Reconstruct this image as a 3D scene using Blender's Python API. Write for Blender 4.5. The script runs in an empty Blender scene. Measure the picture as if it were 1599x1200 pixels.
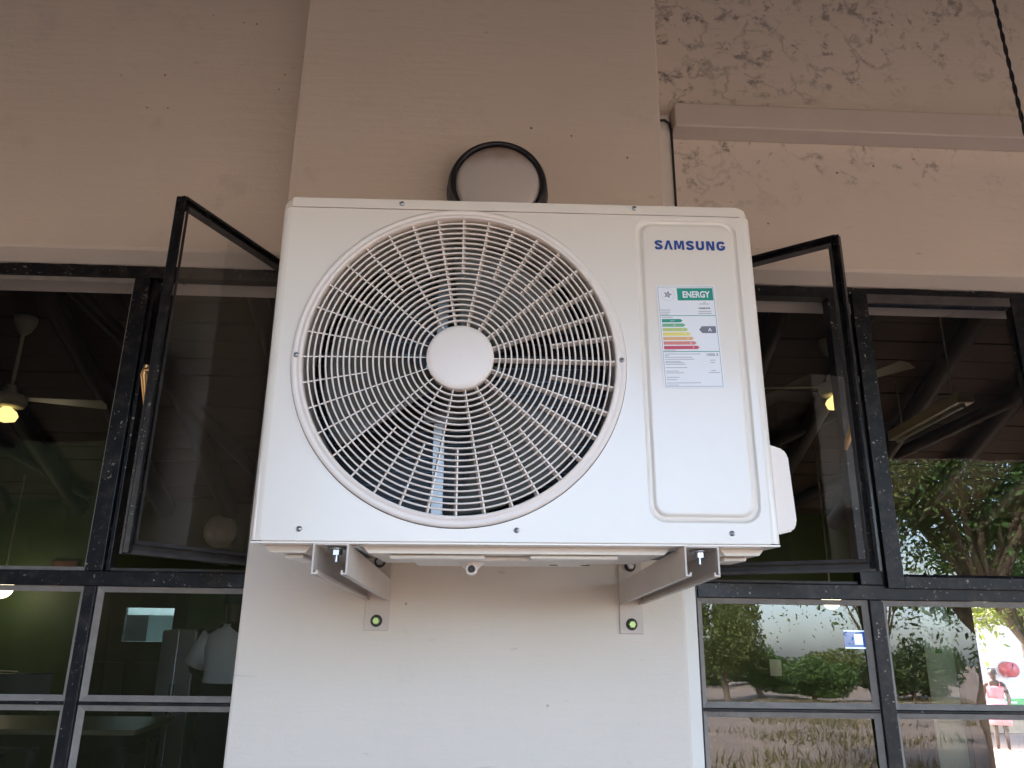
import bpy, bmesh, math, random
import numpy as np
from mathutils import Vector, Matrix
R = math.radians
random.seed(7); rng = np.random.default_rng(7)
sc = bpy.context.scene
C = sc.collection

# ------------------------------------------------------------------ camera
cam = bpy.data.cameras.new('camera'); co = bpy.data.objects.new('camera', cam); C.objects.link(co)
cam.sensor_width = 36; cam.lens = 1181.785 / 1599 * 36; cam.clip_start = 0.02; cam.clip_end = 3000
pit, yaw, roll = 0.2967, 0.0363, 0.0145
fw = Vector((math.sin(yaw)*math.cos(pit), math.cos(yaw)*math.cos(pit), math.sin(pit)))
r0 = Vector((math.cos(yaw), -math.sin(yaw), 0)); u0 = r0.cross(fw)
r1 = r0*math.cos(roll) + u0*math.sin(roll); u1 = u0*math.cos(roll) - r0*math.sin(roll)
co.matrix_world = Matrix(((r1.x, u1.x, -fw.x, -0.0558), (r1.y, u1.y, -fw.y, -1.7246), (r1.z, u1.z, -fw.z, 1.5631), (0, 0, 0, 1)))
sc.camera = co

# ------------------------------------------------------------------ sky, sun, exposure
w = bpy.data.worlds.new('World'); sc.world = w; w.use_nodes = True
nt = w.node_tree; nt.nodes.clear()
sky = nt.nodes.new('ShaderNodeTexSky'); sky.sky_type = 'NISHITA'; sky.sun_disc = False
SUN_EL, SUN_AZ = R(42), R(-30)          # azimuth measured from +Y (behind the building) towards +X
sky.sun_elevation = SUN_EL; sky.sun_rotation = SUN_AZ
sky.air_density = 0.75; sky.dust_density = 3.1; sky.ozone_density = 0.3
bg = nt.nodes.new('ShaderNodeBackground'); bg.inputs[1].default_value = 0.15
wo = nt.nodes.new('ShaderNodeOutputWorld')
nt.links.new(sky.outputs[0], bg.inputs[0]); nt.links.new(bg.outputs[0], wo.inputs[0])
sl = bpy.data.lights.new('sun', 'SUN'); sl.energy = 2.0; sl.angle = R(2); sl.color = (1, .96, .90)
so = bpy.data.objects.new('sun', sl); C.objects.link(so)
sd = Vector((math.sin(SUN_AZ)*math.cos(SUN_EL), math.cos(SUN_AZ)*math.cos(SUN_EL), math.sin(SUN_EL)))
so.rotation_euler = sd.to_track_quat('Z', 'Y').to_euler()
vs = sc.view_settings; vs.view_transform = 'Standard'; vs.look = 'None'; vs.gamma = 1; vs.exposure = 3.84
sc.cycles.max_bounces = 12; sc.cycles.diffuse_bounces = 5; sc.cycles.transparent_max_bounces = 24
sc.cycles.caustics_reflective = False; sc.cycles.caustics_refractive = False
sc.cycles.sample_clamp_indirect = 6
sc.cycles.use_denoising = True

# ------------------------------------------------------------------ materials
M = {}
def mat(name, col, rough=.6, metal=0, spec=.5, var=0, vscale=8, bump=0, bscale=60, emit=None, estr=0, coat=0):
    m = bpy.data.materials.new(name); m.use_nodes = True; n = m.node_tree.nodes; l = m.node_tree.links
    b = n['Principled BSDF']; b.inputs['Base Color'].default_value = (*col, 1); b.inputs['Roughness'].default_value = rough
    b.inputs['Metallic'].default_value = metal; b.inputs['Specular IOR Level'].default_value = spec
    b.inputs['Coat Weight'].default_value = coat; b.inputs['Coat Roughness'].default_value = .12
    tc = n.new('ShaderNodeTexCoord')
    if var:
        no = n.new('ShaderNodeTexNoise'); no.inputs['Scale'].default_value = vscale; no.inputs['Detail'].default_value = 6
        l.new(tc.outputs['Object'], no.inputs['Vector'])
        mx = n.new('ShaderNodeMix'); mx.data_type = 'RGBA'
        mx.inputs[6].default_value = tuple(c*(1-var) for c in col) + (1,); mx.inputs[7].default_value = tuple(min(1, c*(1+var)) for c in col) + (1,)
        l.new(no.outputs['Fac'], mx.inputs[0]); l.new(mx.outputs[2], b.inputs['Base Color'])
    if bump:
        nb = n.new('ShaderNodeTexNoise'); nb.inputs['Scale'].default_value = bscale; nb.inputs['Detail'].default_value = 5
        l.new(tc.outputs['Object'], nb.inputs['Vector'])
        bu = n.new('ShaderNodeBump'); bu.inputs['Strength'].default_value = bump; bu.inputs['Distance'].default_value = .004
        l.new(nb.outputs['Fac'], bu.inputs['Height']); l.new(bu.outputs[0], b.inputs['Normal'])
    if emit:
        b.inputs['Emission Color'].default_value = (*emit, 1); b.inputs['Emission Strength'].default_value = estr
    M[name] = m; return m

def nd(m, t, **kw):
    x = m.node_tree.nodes.new(t)
    for k, v in kw.items(): setattr(x, k, v)
    return x
def mathn(m, op, a, b=None, c=None, clamp=False):
    x = nd(m, 'ShaderNodeMath', operation=op); x.use_clamp = clamp
    for i, v in enumerate((a, b, c)):
        if v is None: continue
        if isinstance(v, (int, float)): x.inputs[i].default_value = v
        else: m.node_tree.links.new(v, x.inputs[i])
    return x.outputs[0]
def noise(m, vec, scale, detail=5, rough=.55, dist=0):
    x = nd(m, 'ShaderNodeTexNoise'); x.inputs['Scale'].default_value = scale; x.inputs['Detail'].default_value = detail
    x.inputs['Roughness'].default_value = rough; x.inputs['Distortion'].default_value = dist
    m.node_tree.links.new(vec, x.inputs['Vector']); return x.outputs['Fac']
def ramp(m, v, a, b):
    x = nd(m, 'ShaderNodeMapRange', interpolation_type='SMOOTHSTEP'); x.inputs[1].default_value = a; x.inputs[2].default_value = b
    m.node_tree.links.new(v, x.inputs[0]); return x.outputs[0]
def mixc(m, f, a, b):
    x = nd(m, 'ShaderNodeMix', data_type='RGBA')
    for i, v in ((0, f), (6, a), (7, b)):
        if isinstance(v, (int, float)): x.inputs[i].default_value = v
        elif isinstance(v, tuple): x.inputs[i].default_value = (*v, 1)
        else: m.node_tree.links.new(v, x.inputs[i])
    return x.outputs[2]

def plaster(name, base, soot=0):
    m = mat(name, base, rough=.75, spec=.3); L = m.node_tree.links; b = m.node_tree.nodes['Principled BSDF']
    tc = nd(m, 'ShaderNodeTexCoord'); V = tc.outputs['Object']
    sp = nd(m, 'ShaderNodeSeparateXYZ'); L.new(V, sp.inputs[0])
    col = mixc(m, noise(m, V, 2.3, 4), tuple(c*.93 for c in base), tuple(min(1, c*1.05) for c in base))
    # rubbed dirt, insect specks, short scuffs
    sm = ramp(m, noise(m, V, 5, 8, .65), .58, .78)
    col = mixc(m, mathn(m, 'MULTIPLY', sm, .34), col, tuple(c*.55 for c in base))
    vo = nd(m, 'ShaderNodeTexVoronoi'); vo.inputs['Scale'].default_value = 17; L.new(V, vo.inputs['Vector'])
    spk = mathn(m, 'MULTIPLY', mathn(m, 'LESS_THAN', vo.outputs['Distance'], mathn(m, 'MULTIPLY', noise(m, V, 6, 2), .11)), ramp(m, noise(m, V, 3.1, 2), .50, .56))
    col = mixc(m, mathn(m, 'MULTIPLY', spk, .75), col, (.07, .055, .045))
    mp = nd(m, 'ShaderNodeMapping'); mp.inputs['Scale'].default_value = (9, 9, 40); L.new(V, mp.inputs[0])
    sc1 = ramp(m, noise(m, mp.outputs[0], 1, 3, .5, .6), .70, .76)
    col = mixc(m, mathn(m, 'MULTIPLY', sc1, .5), col, tuple(c*.6 for c in base))
    if soot:
        # black mould / soot webs high up beside the pillar and under the ledge
        n1 = noise(m, V, 15, 12, .68, .5); n2 = noise(m, V, 2.6, 3)
        mpw = nd(m, 'ShaderNodeMapping'); mpw.inputs['Scale'].default_value = (1, 1, .7); L.new(V, mpw.inputs[0])
        wv = nd(m, 'ShaderNodeTexVoronoi', feature='DISTANCE_TO_EDGE'); wv.inputs['Scale'].default_value = 7
        vx = nd(m, 'ShaderNodeVectorMath', operation='MULTIPLY_ADD'); nz_ = nd(m, 'ShaderNodeTexNoise'); nz_.inputs['Scale'].default_value = 9; nz_.inputs['Detail'].default_value = 6
        L.new(V, nz_.inputs['Vector']); L.new(nz_.outputs['Color'], vx.inputs[0]); vx.inputs[1].default_value = (.22, .22, .22); L.new(mpw.outputs[0], vx.inputs[2]); L.new(vx.outputs[0], wv.inputs['Vector'])
        web = mathn(m, 'MULTIPLY', mathn(m, 'MULTIPLY', ramp(m, wv.outputs['Distance'], .06, .004), .55), ramp(m, noise(m, V, 13, 4), .46, .58))
        blot = mathn(m, 'MULTIPLY', ramp(m, n1, .52, .62), ramp(m, noise(m, V, 34, 4, .6), .36, .56))
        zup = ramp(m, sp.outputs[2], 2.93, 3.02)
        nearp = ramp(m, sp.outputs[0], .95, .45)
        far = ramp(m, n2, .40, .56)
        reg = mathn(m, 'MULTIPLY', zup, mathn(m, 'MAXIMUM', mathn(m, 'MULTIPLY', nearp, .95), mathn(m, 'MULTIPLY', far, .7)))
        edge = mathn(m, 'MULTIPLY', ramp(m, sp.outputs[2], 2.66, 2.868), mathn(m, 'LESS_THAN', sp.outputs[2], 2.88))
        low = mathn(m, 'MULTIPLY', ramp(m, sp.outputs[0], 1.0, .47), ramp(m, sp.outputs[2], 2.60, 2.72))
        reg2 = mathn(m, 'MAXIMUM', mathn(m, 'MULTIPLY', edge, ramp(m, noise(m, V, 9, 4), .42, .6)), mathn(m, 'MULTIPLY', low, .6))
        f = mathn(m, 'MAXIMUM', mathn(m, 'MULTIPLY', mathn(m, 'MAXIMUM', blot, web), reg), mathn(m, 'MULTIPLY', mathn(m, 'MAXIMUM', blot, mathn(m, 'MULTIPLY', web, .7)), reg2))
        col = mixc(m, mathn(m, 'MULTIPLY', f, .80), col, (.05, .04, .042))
    L.new(col, b.inputs['Base Color'])
    h = mathn(m, 'ADD', mathn(m, 'MULTIPLY', noise(m, V, 160, 4), .35), mathn(m, 'MULTIPLY', noise(m, V, 14, 5), 1.2))
    mp2 = nd(m, 'ShaderNodeMapping'); mp2.inputs['Scale'].default_value = (6, 6, 55); L.new(V, mp2.inputs[0])
    h = mathn(m, 'ADD', h, mathn(m, 'MULTIPLY', noise(m, mp2.outputs[0], 1, 4), .7))
    bu = nd(m, 'ShaderNodeBump'); bu.inputs['Strength'].default_value = .5; bu.inputs['Distance'].default_value = .004
    L.new(h, bu.inputs['Height']); L.new(bu.outputs[0], b.inputs['Normal'])
    return m
plaster('plaster', (.70, .62, .53)); plaster('plaster_soot', (.70, .62, .53), soot=1)
mat('beam_paint', (.60, .52, .455), .7, var=.08, vscale=6, bump=.3, bscale=50)
mat('trunking', (.70, .66, .60), .5, var=.04)

# worn black paint on steel: white chips along the edges, dull dust
def worn(name, base, chip, amt):
    m = mat(name, base, .42, spec=.3); L = m.node_tree.links; b = m.node_tree.nodes['Principled BSDF']
    tc = nd(m, 'ShaderNodeTexCoord'); V = tc.outputs['Object']
    ch = mathn(m, 'MULTIPLY', ramp(m, noise(m, V, 110, 4, .65), .64, .68), ramp(m, noise(m, V, 9, 3), .50-amt, .62-amt))
    du = mathn(m, 'MULTIPLY', ramp(m, noise(m, V, 26, 7, .7), .44, .72), .55)
    col = mixc(m, du, base, (.060, .050, .043)); col = mixc(m, mathn(m, 'MULTIPLY', ch, .85), col, chip)
    L.new(col, b.inputs['Base Color'])
    L.new(mathn(m, 'MULTIPLY_ADD', ch, .3, .38), b.inputs['Roughness'])
    bu = nd(m, 'ShaderNodeBump'); bu.inputs['Strength'].default_value = .4; bu.inputs['Distance'].default_value = .0015
    L.new(mathn(m, 'ADD', noise(m, V, 70, 5), mathn(m, 'MULTIPLY', ch, -.6)), bu.inputs['Height']); L.new(bu.outputs[0], b.inputs['Normal'])
worn('black_steel', (.0045, .005, .008), (.42, .39, .34), .07)
mat('dusty_steel', (.055, .05, .048), .7, var=.6, vscale=25, bump=.3)
mat('putty', (.24, .215, .19), .85, var=.35, vscale=30, bump=.5, bscale=80)
def glass(name, tint=(1, 1, 1), dirt=.010):
    m = bpy.data.materials.new(name); m.use_nodes = True; n = m.node_tree.nodes; n.clear(); L = m.node_tree.links
    tr = n.new('ShaderNodeBsdfTransparent'); tr.inputs[0].default_value = (*tint, 1)
    gl = n.new('ShaderNodeBsdfGlossy'); gl.inputs['Roughness'].default_value = 0
    fr = n.new('ShaderNodeFresnel'); fr.inputs['IOR'].default_value = 1.62
    ge = n.new('ShaderNodeNewGeometry')
    f = mathn(m, 'MULTIPLY', mathn(m, 'MULTIPLY', fr.outputs[0], 2.0), mathn(m, 'SUBTRACT', 1, ge.outputs['Backfacing']), clamp=True)
    tc = n.new('ShaderNodeTexCoord')
    bu = n.new('ShaderNodeBump'); bu.inputs['Strength'].default_value = .06; bu.inputs['Distance'].default_value = .01
    L.new(noise(m, tc.outputs['Object'], 4, 2), bu.inputs['Height']); L.new(bu.outputs[0], gl.inputs['Normal'])
    mx = n.new('ShaderNodeMixShader'); L.new(f, mx.inputs[0]); L.new(tr.outputs[0], mx.inputs[1]); L.new(gl.outputs[0], mx.inputs[2])
    di = n.new('ShaderNodeBsdfDiffuse'); di.inputs[0].default_value = (.5, .47, .42, 1)
    m2 = n.new('ShaderNodeMixShader')
    d = mathn(m, 'MULTIPLY', ramp(m, noise(m, tc.outputs['Object'], 14, 7, .7), .45, .85), dirt)
    L.new(d, m2.inputs[0]); L.new(mx.outputs[0], m2.inputs[1]); L.new(di.outputs[0], m2.inputs[2])
    o = n.new('ShaderNodeOutputMaterial'); L.new(m2.outputs[0], o.inputs[0]); M[name] = m
glass('glass')
# ac materials
def paint(name, col, rough=.28):
    m = mat(name, col, rough, spec=.5, coat=.15); L = m.node_tree.links; b = m.node_tree.nodes['Principled BSDF']
    tc = nd(m, 'ShaderNodeTexCoord'); V = tc.outputs['Object']
    bu = nd(m, 'ShaderNodeBump'); bu.inputs['Strength'].default_value = .25; bu.inputs['Distance'].default_value = .004
    L.new(mathn(m, 'ADD', noise(m, V, 7, 2), mathn(m, 'MULTIPLY', noise(m, V, 700, 2), .03)), bu.inputs['Height']); L.new(bu.outputs[0], b.inputs['Normal'])
    dirt = mathn(m, 'MULTIPLY', ramp(m, noise(m, V, 11, 8, .7), .5, .85), .10)
    L.new(mixc(m, dirt, col, tuple(c*.6 for c in col)), b.inputs['Base Color'])
    return m
paint('ac_paint', (.78, .71, .63)); mat('ac_plastic', (.79, .70, .63), .38, spec=.5, var=.02)
mat('groove_seam', (.05, .05, .05), .8)
mat('fan_plastic', (.12, .12, .105), .45, var=.1); mat('galvanised', (.34, .35, .36), .35, metal=.8, var=.15, vscale=20)
mat('coil', (.012, .016, .028), .5, var=.5, vscale=60); mat('coil_tube', (.10, .16, .22), .4, metal=.5)
mat('blue_film', (.02, .12, .25), .35)
mat('screw', (.42, .43, .45), .3, metal=1); mat('screw_slot', (.03, .03, .03), .5)
mat('bracket_paint', (.58, .505, .44), .5, spec=.4, var=.12, vscale=18, bump=.15)
mat('zinc', (.50, .51, .52), .38, metal=1); mat('green_nut', (.34, .45, .16), .35, metal=.5); mat('gasket', (.05, .045, .04), .8)
mat('logo_blue', (.012, .055, .27), .4); mat('sticker_white', (.80, .80, .82), .45)
mat('print_green', (.0, .27, .19), .45); mat('print_grey', (.16, .165, .20), .45); mat('print_pale', (.42, .42, .44), .5)
for i, c in enumerate([(.01, .28, .19), (.16, .42, .22), (.50, .56, .18), (.78, .66, .14), (.72, .40, .16), (.66, .21, .17), (.55, .06, .10)]): mat('band%d' % i, c, .45)
mat('lamp_black', (.016, .016, .019), .45, bump=.1)
mat('rubber', (.012, .012, .014), .5)

def diffuser():
    m = mat('diffuser', (.62, .60, .57), .22, coat=.4); L = m.node_tree.links; b = m.node_tree.nodes['Principled BSDF']
    tc = nd(m, 'ShaderNodeTexCoord'); sp = nd(m, 'ShaderNodeSeparateXYZ'); L.new(tc.outputs['Object'], sp.inputs[0])
    n1 = noise(m, tc.outputs['Object'], 25, 6)
    f = ramp(m, mathn(m, 'ADD', sp.outputs[2], mathn(m, 'MULTIPLY', n1, .05)), .055, .130)
    L.new(mixc(m, mathn(m, 'MULTIPLY', f, .75), (.60, .58, .56), (.26, .15, .09)), b.inputs['Base Color'])
diffuser()
# interior and outside
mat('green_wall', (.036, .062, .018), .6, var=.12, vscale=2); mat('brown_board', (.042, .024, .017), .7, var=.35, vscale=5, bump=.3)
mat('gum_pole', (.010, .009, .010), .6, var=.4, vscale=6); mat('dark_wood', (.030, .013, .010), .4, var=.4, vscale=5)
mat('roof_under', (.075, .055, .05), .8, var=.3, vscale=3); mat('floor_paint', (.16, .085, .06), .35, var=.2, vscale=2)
mat('fan_metal', (.45, .44, .36), .35); mat('steel', (.62, .63, .64), .28, metal=1, var=.06)
mat('table_top', (.19, .15, .08), .4, var=.2, vscale=4); mat('cream_box', (.42, .38, .25), .5)
mat('kitchen_white', (.62, .70, .70), .5, var=.1, vscale=6)
mat('tube_light', (1, 1, 1), .4, emit=(.75, .95, 1), estr=1.6); mat('globe_lit', (1, 1, .9), .3, emit=(1, .86, .55), estr=.9)
mat('globe_unlit', (.55, .56, .50), .25); mat('bulb_warm', (1, .9, .6), .4, emit=(1, .72, .25), estr=.12)
mat('screen', (.02, .05, .2), .3, emit=(.02, .09, .42), estr=.07); mat('screen_white', (.8, .9, 1), .3, emit=(.6, .85, 1), estr=.10)
mat('pale_door', (.42, .50, .47), .4, var=.08)
fm = M['pale_door']; ft = nd(fm, 'ShaderNodeBsdfTranslucent'); ft.inputs[0].default_value = (.55, .66, .62, 1); fx = nd(fm, 'ShaderNodeMixShader'); fx.inputs[0].default_value = .10
fm.node_tree.links.new(fm.node_tree.nodes['Principled BSDF'].outputs[0], fx.inputs[1]); fm.node_tree.links.new(ft.outputs[0], fx.inputs[2]); fm.node_tree.links.new(fx.outputs[0], fm.node_tree.nodes['Material Output'].inputs[0])
mat('dark_frame', (.02, .018, .018), .4); mat('paper', (.6, .62, .62), .6)
mat('wreath', (.05, .055, .02), .7, var=.5, vscale=40); mat('bright_green', (.02, .35, .07), .5)
mat('brass', (.42, .24, .10), .35, metal=.9); mat('sign_red', (.12, .035, .02), .5)
mat('skin', (.055, .028, .018), .5); mat('white_shirt', (.62, .60, .55), .8, bump=.3, bscale=20); mat('black_cloth', (.012, .012, .016), .85)
mat('speckled', (.10, .10, .10), .8, var=.95, vscale=120)
mat('pink', (.78, .20, .22), .8, bump=.3, bscale=15); mat('pink_pale', (.80, .34, .36), .8, bump=.3, bscale=15); mat('hair', (.01, .009, .008), .6)
mat('white_wall', (.70, .68, .66), .8, var=.05); mat('reel_red', (.50, .10, .10), .5); mat('tan_stone', (.40, .30, .20), .8, var=.2)
mat('sand', (.180, .138, .108), .95, var=.45, vscale=.8, bump=.6, bscale=6); mat('slab', (.11, .10, .095), .8, var=.15, vscale=1.5, bump=.2)
mat('bark', (.10, .075, .055), .9, var=.4, vscale=12, bump=.8, bscale=15)
def leafmat(name, c):
    m = mat(name, c, .55, spec=.3); n = m.node_tree.nodes; L = m.node_tree.links; b = n['Principled BSDF']
    oi = n.new('ShaderNodeTexCoord'); nz = noise(m, oi.outputs['Object'], 1.6, 4)
    L.new(mixc(m, ramp(m, nz, .3, .7), tuple(x*.6 for x in c), tuple(x*1.5 for x in c)), b.inputs['Base Color'])
    tl = n.new('ShaderNodeBsdfTranslucent'); tl.inputs[0].default_value = (c[0]*1.6, c[1]*1.6, c[2]*.8, 1)
    mx = n.new('ShaderNodeMixShader'); mx.inputs[0].default_value = .35
    L.new(b.outputs[0], mx.inputs[1]); L.new(tl.outputs[0], mx.inputs[2]); L.new(mx.outputs[0], n['Material Output'].inputs[0])
leafmat('leaf_olive', (.075, .095, .028)); leafmat('leaf_green', (.05, .095, .028)); leafmat('leaf_dark', (.028, .05, .018)); leafmat('leaf_lime', (.13, .17, .04))

# ------------------------------------------------------------------ mesh helpers
class MB:
    def __init__(s): s.v = []; s.f = []; s.sm = []
    def add(s, vs, fs, smooth=False):
        o = len(s.v); s.v += [tuple(v) for v in vs]; s.f += [tuple(i+o for i in f) for f in fs]; s.sm += [smooth]*len(fs); return s
    def box(s, x0, x1, y0, y1, z0, z1, bev=0):
        if bev:
            b = bmesh.new(); bmesh.ops.create_cube(b, size=1)
            for v in b.verts: v.co = Vector(((x0+x1)/2+v.co.x*(x1-x0), (y0+y1)/2+v.co.y*(y1-y0), (z0+z1)/2+v.co.z*(z1-z0)))
            bmesh.ops.bevel(b, geom=b.edges[:], offset=bev, segments=2, affect='EDGES', profile=.5)
            b.verts.index_update(); s.add([v.co[:] for v in b.verts], [[v.index for v in f.verts] for f in b.faces]); b.free(); return s
        vs = [(x, y, z) for x in (x0, x1) for y in (y0, y1) for z in (z0, z1)]
        return s.add(vs, [(0, 1, 3, 2), (4, 6, 7, 5), (0, 4, 5, 1), (2, 3, 7, 6), (0, 2, 6, 4), (1, 5, 7, 3)])
    def tube(s, pts, r, n=8, cap=True):
        pts = [Vector(p) for p in pts]; rs = r if hasattr(r, '__len__') else [r]*len(pts); rings = []
        for i, p in enumerate(pts):
            t = (pts[min(i+1, len(pts)-1)] - pts[max(i-1, 0)]).normalized()
            a = t.orthogonal().normalized() if i == 0 else (a - t*a.dot(t)).normalized()
            b = t.cross(a)
            rings.append([p + (a*math.cos(2*math.pi*k/n) + b*math.sin(2*math.pi*k/n))*rs[i] for k in range(n)])
        vs = [v for q in rings for v in q]; fs = []
        for i in range(len(pts)-1):
            for k in range(n): fs.append((i*n+k, i*n+(k+1) % n, (i+1)*n+(k+1) % n, (i+1)*n+k))
        s.add(vs, fs, True)
        if cap: s.add(rings[0][::-1], [tuple(range(n))]); s.add(rings[-1], [tuple(range(n))])
        return s
    def lathe(s, prof, n=48, axis='y', c=(0, 0, 0), smooth=True, close=False):
        # prof: list of (radius, along); axis the lathe turns about
        vs = []; fs = []
        for rr, al in prof:
            for k in range(n):
                a = 2*math.pi*k/n; p, q = rr*math.cos(a), rr*math.sin(a)
                v = {'y': (p, al, q), 'z': (p, q, al), 'x': (al, p, q)}[axis]
                vs.append((v[0]+c[0], v[1]+c[1], v[2]+c[2]))
        m = len(prof)
        for i in range(m if close else m-1):
            j = (i+1) % m
            for k in range(n):
                q = (i*n+k, i*n+(k+1) % n, j*n+(k+1) % n, j*n+k)
                fs.append(q if axis == 'y' else q)
        return s.add(vs, fs, smooth)
    def prism(s, poly, z0, z1, plane='xz'):
        # closed 2-D polygon extruded along the third axis
        n = len(poly); f = {'xz': lambda p, t: (p[0], t, p[1]), 'yz': lambda p, t: (t, p[0], p[1]), 'xy': lambda p, t: (p[0], p[1], t)}[plane]
        vs = [f(p, z0) for p in poly] + [f(p, z1) for p in poly]
        fs = [tuple(range(n))[::-1], tuple(range(n, 2*n))] + [(i, (i+1) % n, n+(i+1) % n, n+i) for i in range(n)]
        return s.add(vs, fs)
    def build(s, name, m, parent=None, fix=True, autosmooth=False):
        me = bpy.data.meshes.new(name); me.from_pydata(s.v, [], s.f)
        me.polygons.foreach_set('use_smooth', s.sm)
        if fix:
            b = bmesh.new(); b.from_mesh(me); bmesh.ops.recalc_face_normals(b, faces=b.faces); b.to_mesh(me); b.free()
        me.materials.append(M[m]); o = bpy.data.objects.new(name, me); C.objects.link(o); o.parent = parent
        return o
def tag(o, label=None, cat=None, group=None, kind=None):
    for k, v in (('label', label), ('category', cat), ('group', group), ('kind', kind)):
        if v: o[k] = v
    return o
def empty(name, loc=(0, 0, 0), rot=(0, 0, 0), label=None, cat=None, group=None, parent=None):
    o = bpy.data.objects.new(name, None); C.objects.link(o); o.location = loc; o.rotation_euler = rot; o.empty_display_size = .05
    o.parent = parent; return tag(o, label, cat, group, 'thing' if cat else None)
def inst(src, name, loc=(0, 0, 0), rot=(0, 0, 0), parent=None, scale=None):
    o = bpy.data.objects.new(name, src.data); C.objects.link(o); o.location = loc; o.rotation_euler = rot; o.parent = parent
    if scale: o.scale = scale
    return o
def struct(o): o['kind'] = 'structure'; return o
def text_mesh(name, s, size, m, parent, loc, width=None, bold=0, align='LEFT', rotx=R(90), depth=.0004):
    cu = bpy.data.curves.new(name, 'FONT'); cu.body = s; cu.size = size; cu.offset = bold; cu.align_x = align; cu.extrude = depth; cu.resolution_u = 3
    t = bpy.data.objects.new(name, cu); C.objects.link(t)
    bpy.context.view_layer.update()
    me = bpy.data.meshes.new_from_object(t.evaluated_get(bpy.context.evaluated_depsgraph_get()))
    bpy.data.objects.remove(t); bpy.data.curves.remove(cu)
    me.materials.clear(); me.materials.append(M[m]); o = bpy.data.objects.new(name, me); C.objects.link(o)
    if width:
        xs = [v.co.x for v in me.vertices]; k = width/(max(xs)-min(xs))
        for v in me.vertices: v.co.x = (v.co.x-min(xs))*k
    o.parent = parent; o.location = loc; o.rotation_euler = (rotx, 0, 0); return o

# ------------------------------------------------------------------ ground and building shell
def ground_z(x, y):
    d = max(-2.7-y, y-7.4, abs(x)-9, 0)
    return -.16 - (1.0 if y > 0 else .25)*min(1, d/8.) + .05*math.sin(x*.7+y*.4)*min(1, d/4.)
g = MB(); xs = [-1500, -400, -120] + list(np.linspace(-45, 45, 61)) + [120, 400, 1500]; ys = [-1500, -400, -120] + list(np.linspace(-45, 45, 61)) + [120, 400, 1500]
g.add([(x, y, ground_z(x, y)) for y in ys for x in xs], [(j*len(xs)+i, j*len(xs)+i+1, (j+1)*len(xs)+i+1, (j+1)*len(xs)+i) for j in range(len(ys)-1) for i in range(len(xs)-1)], True)
struct(g.build('ground', 'sand', fix=False))
struct(MB().box(-9, 9, -2.4, .11, -.3, 0).build('verandah_floor', 'slab'))
struct(MB().box(-7, 7, .115, 7.0, -.3, .004).build('floor', 'floor_paint'))
ZT = 3.47
struct(MB().box(-.572, .397, 0, .30, .006, ZT, .006).build('pillar', 'plaster'))
prof = [(.12, 3.52), (.12, 2.480), (.126, 2.473), (.172, 2.452), (.215, 2.452), (.215, 2.444), (.30, 2.422), (.30, 3.60)]
struct(MB().prism(prof, -6.8, -.574, 'yz').build('wall_left', 'plaster'))
wr = MB().prism(prof, .399, 6.8, 'yz').box(.399, .4465, .12, .30, .01, 2.47).build('wall_right', 'plaster_soot'); struct(wr)
struct(MB().box(-6.8, -.574, .12, .30, .006, 1.04).box(-6.8, -2.42, .12, .30, 1.04, 2.42).build('sill_wall_left', 'plaster'))
struct(MB().box(.4485, 6.8, .12, .30, .006, 1.04).box(1.97, 6.8, .12, .30, 1.04, 2.42).build('sill_wall_right', 'plaster'))
tag(MB().box(.452, 3.2, .053, .119, 2.869, 2.945, .004).build('wall_ledge', 'beam_paint'),
    'long narrow painted timber ledge fixed across the stained wall, top right', 'ledge')
tk = tag(MB().box(.402, .447, .092, .119, 1.05, 2.93, .003).build('cable_trunking', 'trunking'), 'narrow cream cable trunking running up the right edge of the pillar', 'trunking')
tag(MB().tube([(.398, .085, 2.905), (.43, .084, 2.907), (.443, .084, 2.897), (.449, .088, 2.87), (.451, .09, 2.60), (.451, .09, 2.2)], .0035, 8).build('black_cable', 'rubber'),
    'thin black cable bent over the trunking beside the pillar', 'cable')
# verandah and room roof
RE = -2.15
rp = lambda y: 2.50 + (y-RE)*(5.0-2.50)/(3.3-RE)
rf = struct(MB().add([(-10, RE, rp(RE)), (10, RE, rp(RE)), (10, 3.3, 5.0), (-10, 3.3, 5.0), (-10, RE, rp(RE)+.14), (10, RE, rp(RE)+.14), (10, 3.3, 5.14), (-10, 3.3, 5.14)],
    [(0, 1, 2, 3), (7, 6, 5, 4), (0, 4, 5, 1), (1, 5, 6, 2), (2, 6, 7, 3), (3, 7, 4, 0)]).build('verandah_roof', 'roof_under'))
MB().box(-10, 10, RE-.05, RE-.004, 2.47, 2.68, .004).build('fascia', 'dark_wood', rf)
MB().box(-10, 10, 3.302, 3.36, 4.17, 5.12).build('ridge_board', 'gum_pole', rf)
pole0 = MB().tube([(0, RE+.02, rp(RE+.02)-.055), (0, .0, rp(.0)-.055)], .05, 10).build('roof_pole', 'gum_pole', rf); pole0.location.x = -.3
for x in np.arange(-7.5, 7.6, 1.2):
    if abs(x+.3) > .1: inst(pole0, 'roof_pole', (x, 0, 0), parent=rf)
fr_ = struct(MB().add([(-10, 3.3, 4.2), (10, 3.3, 4.2), (10, 7.4, 2.36), (-10, 7.4, 2.36), (-10, 3.3, 4.34), (10, 3.3, 4.34), (10, 7.4, 2.5), (-10, 7.4, 2.5)],
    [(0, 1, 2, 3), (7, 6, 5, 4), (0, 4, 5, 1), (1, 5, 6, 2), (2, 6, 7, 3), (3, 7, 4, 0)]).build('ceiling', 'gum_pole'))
sl_ = .4488; n_b = 17
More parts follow.
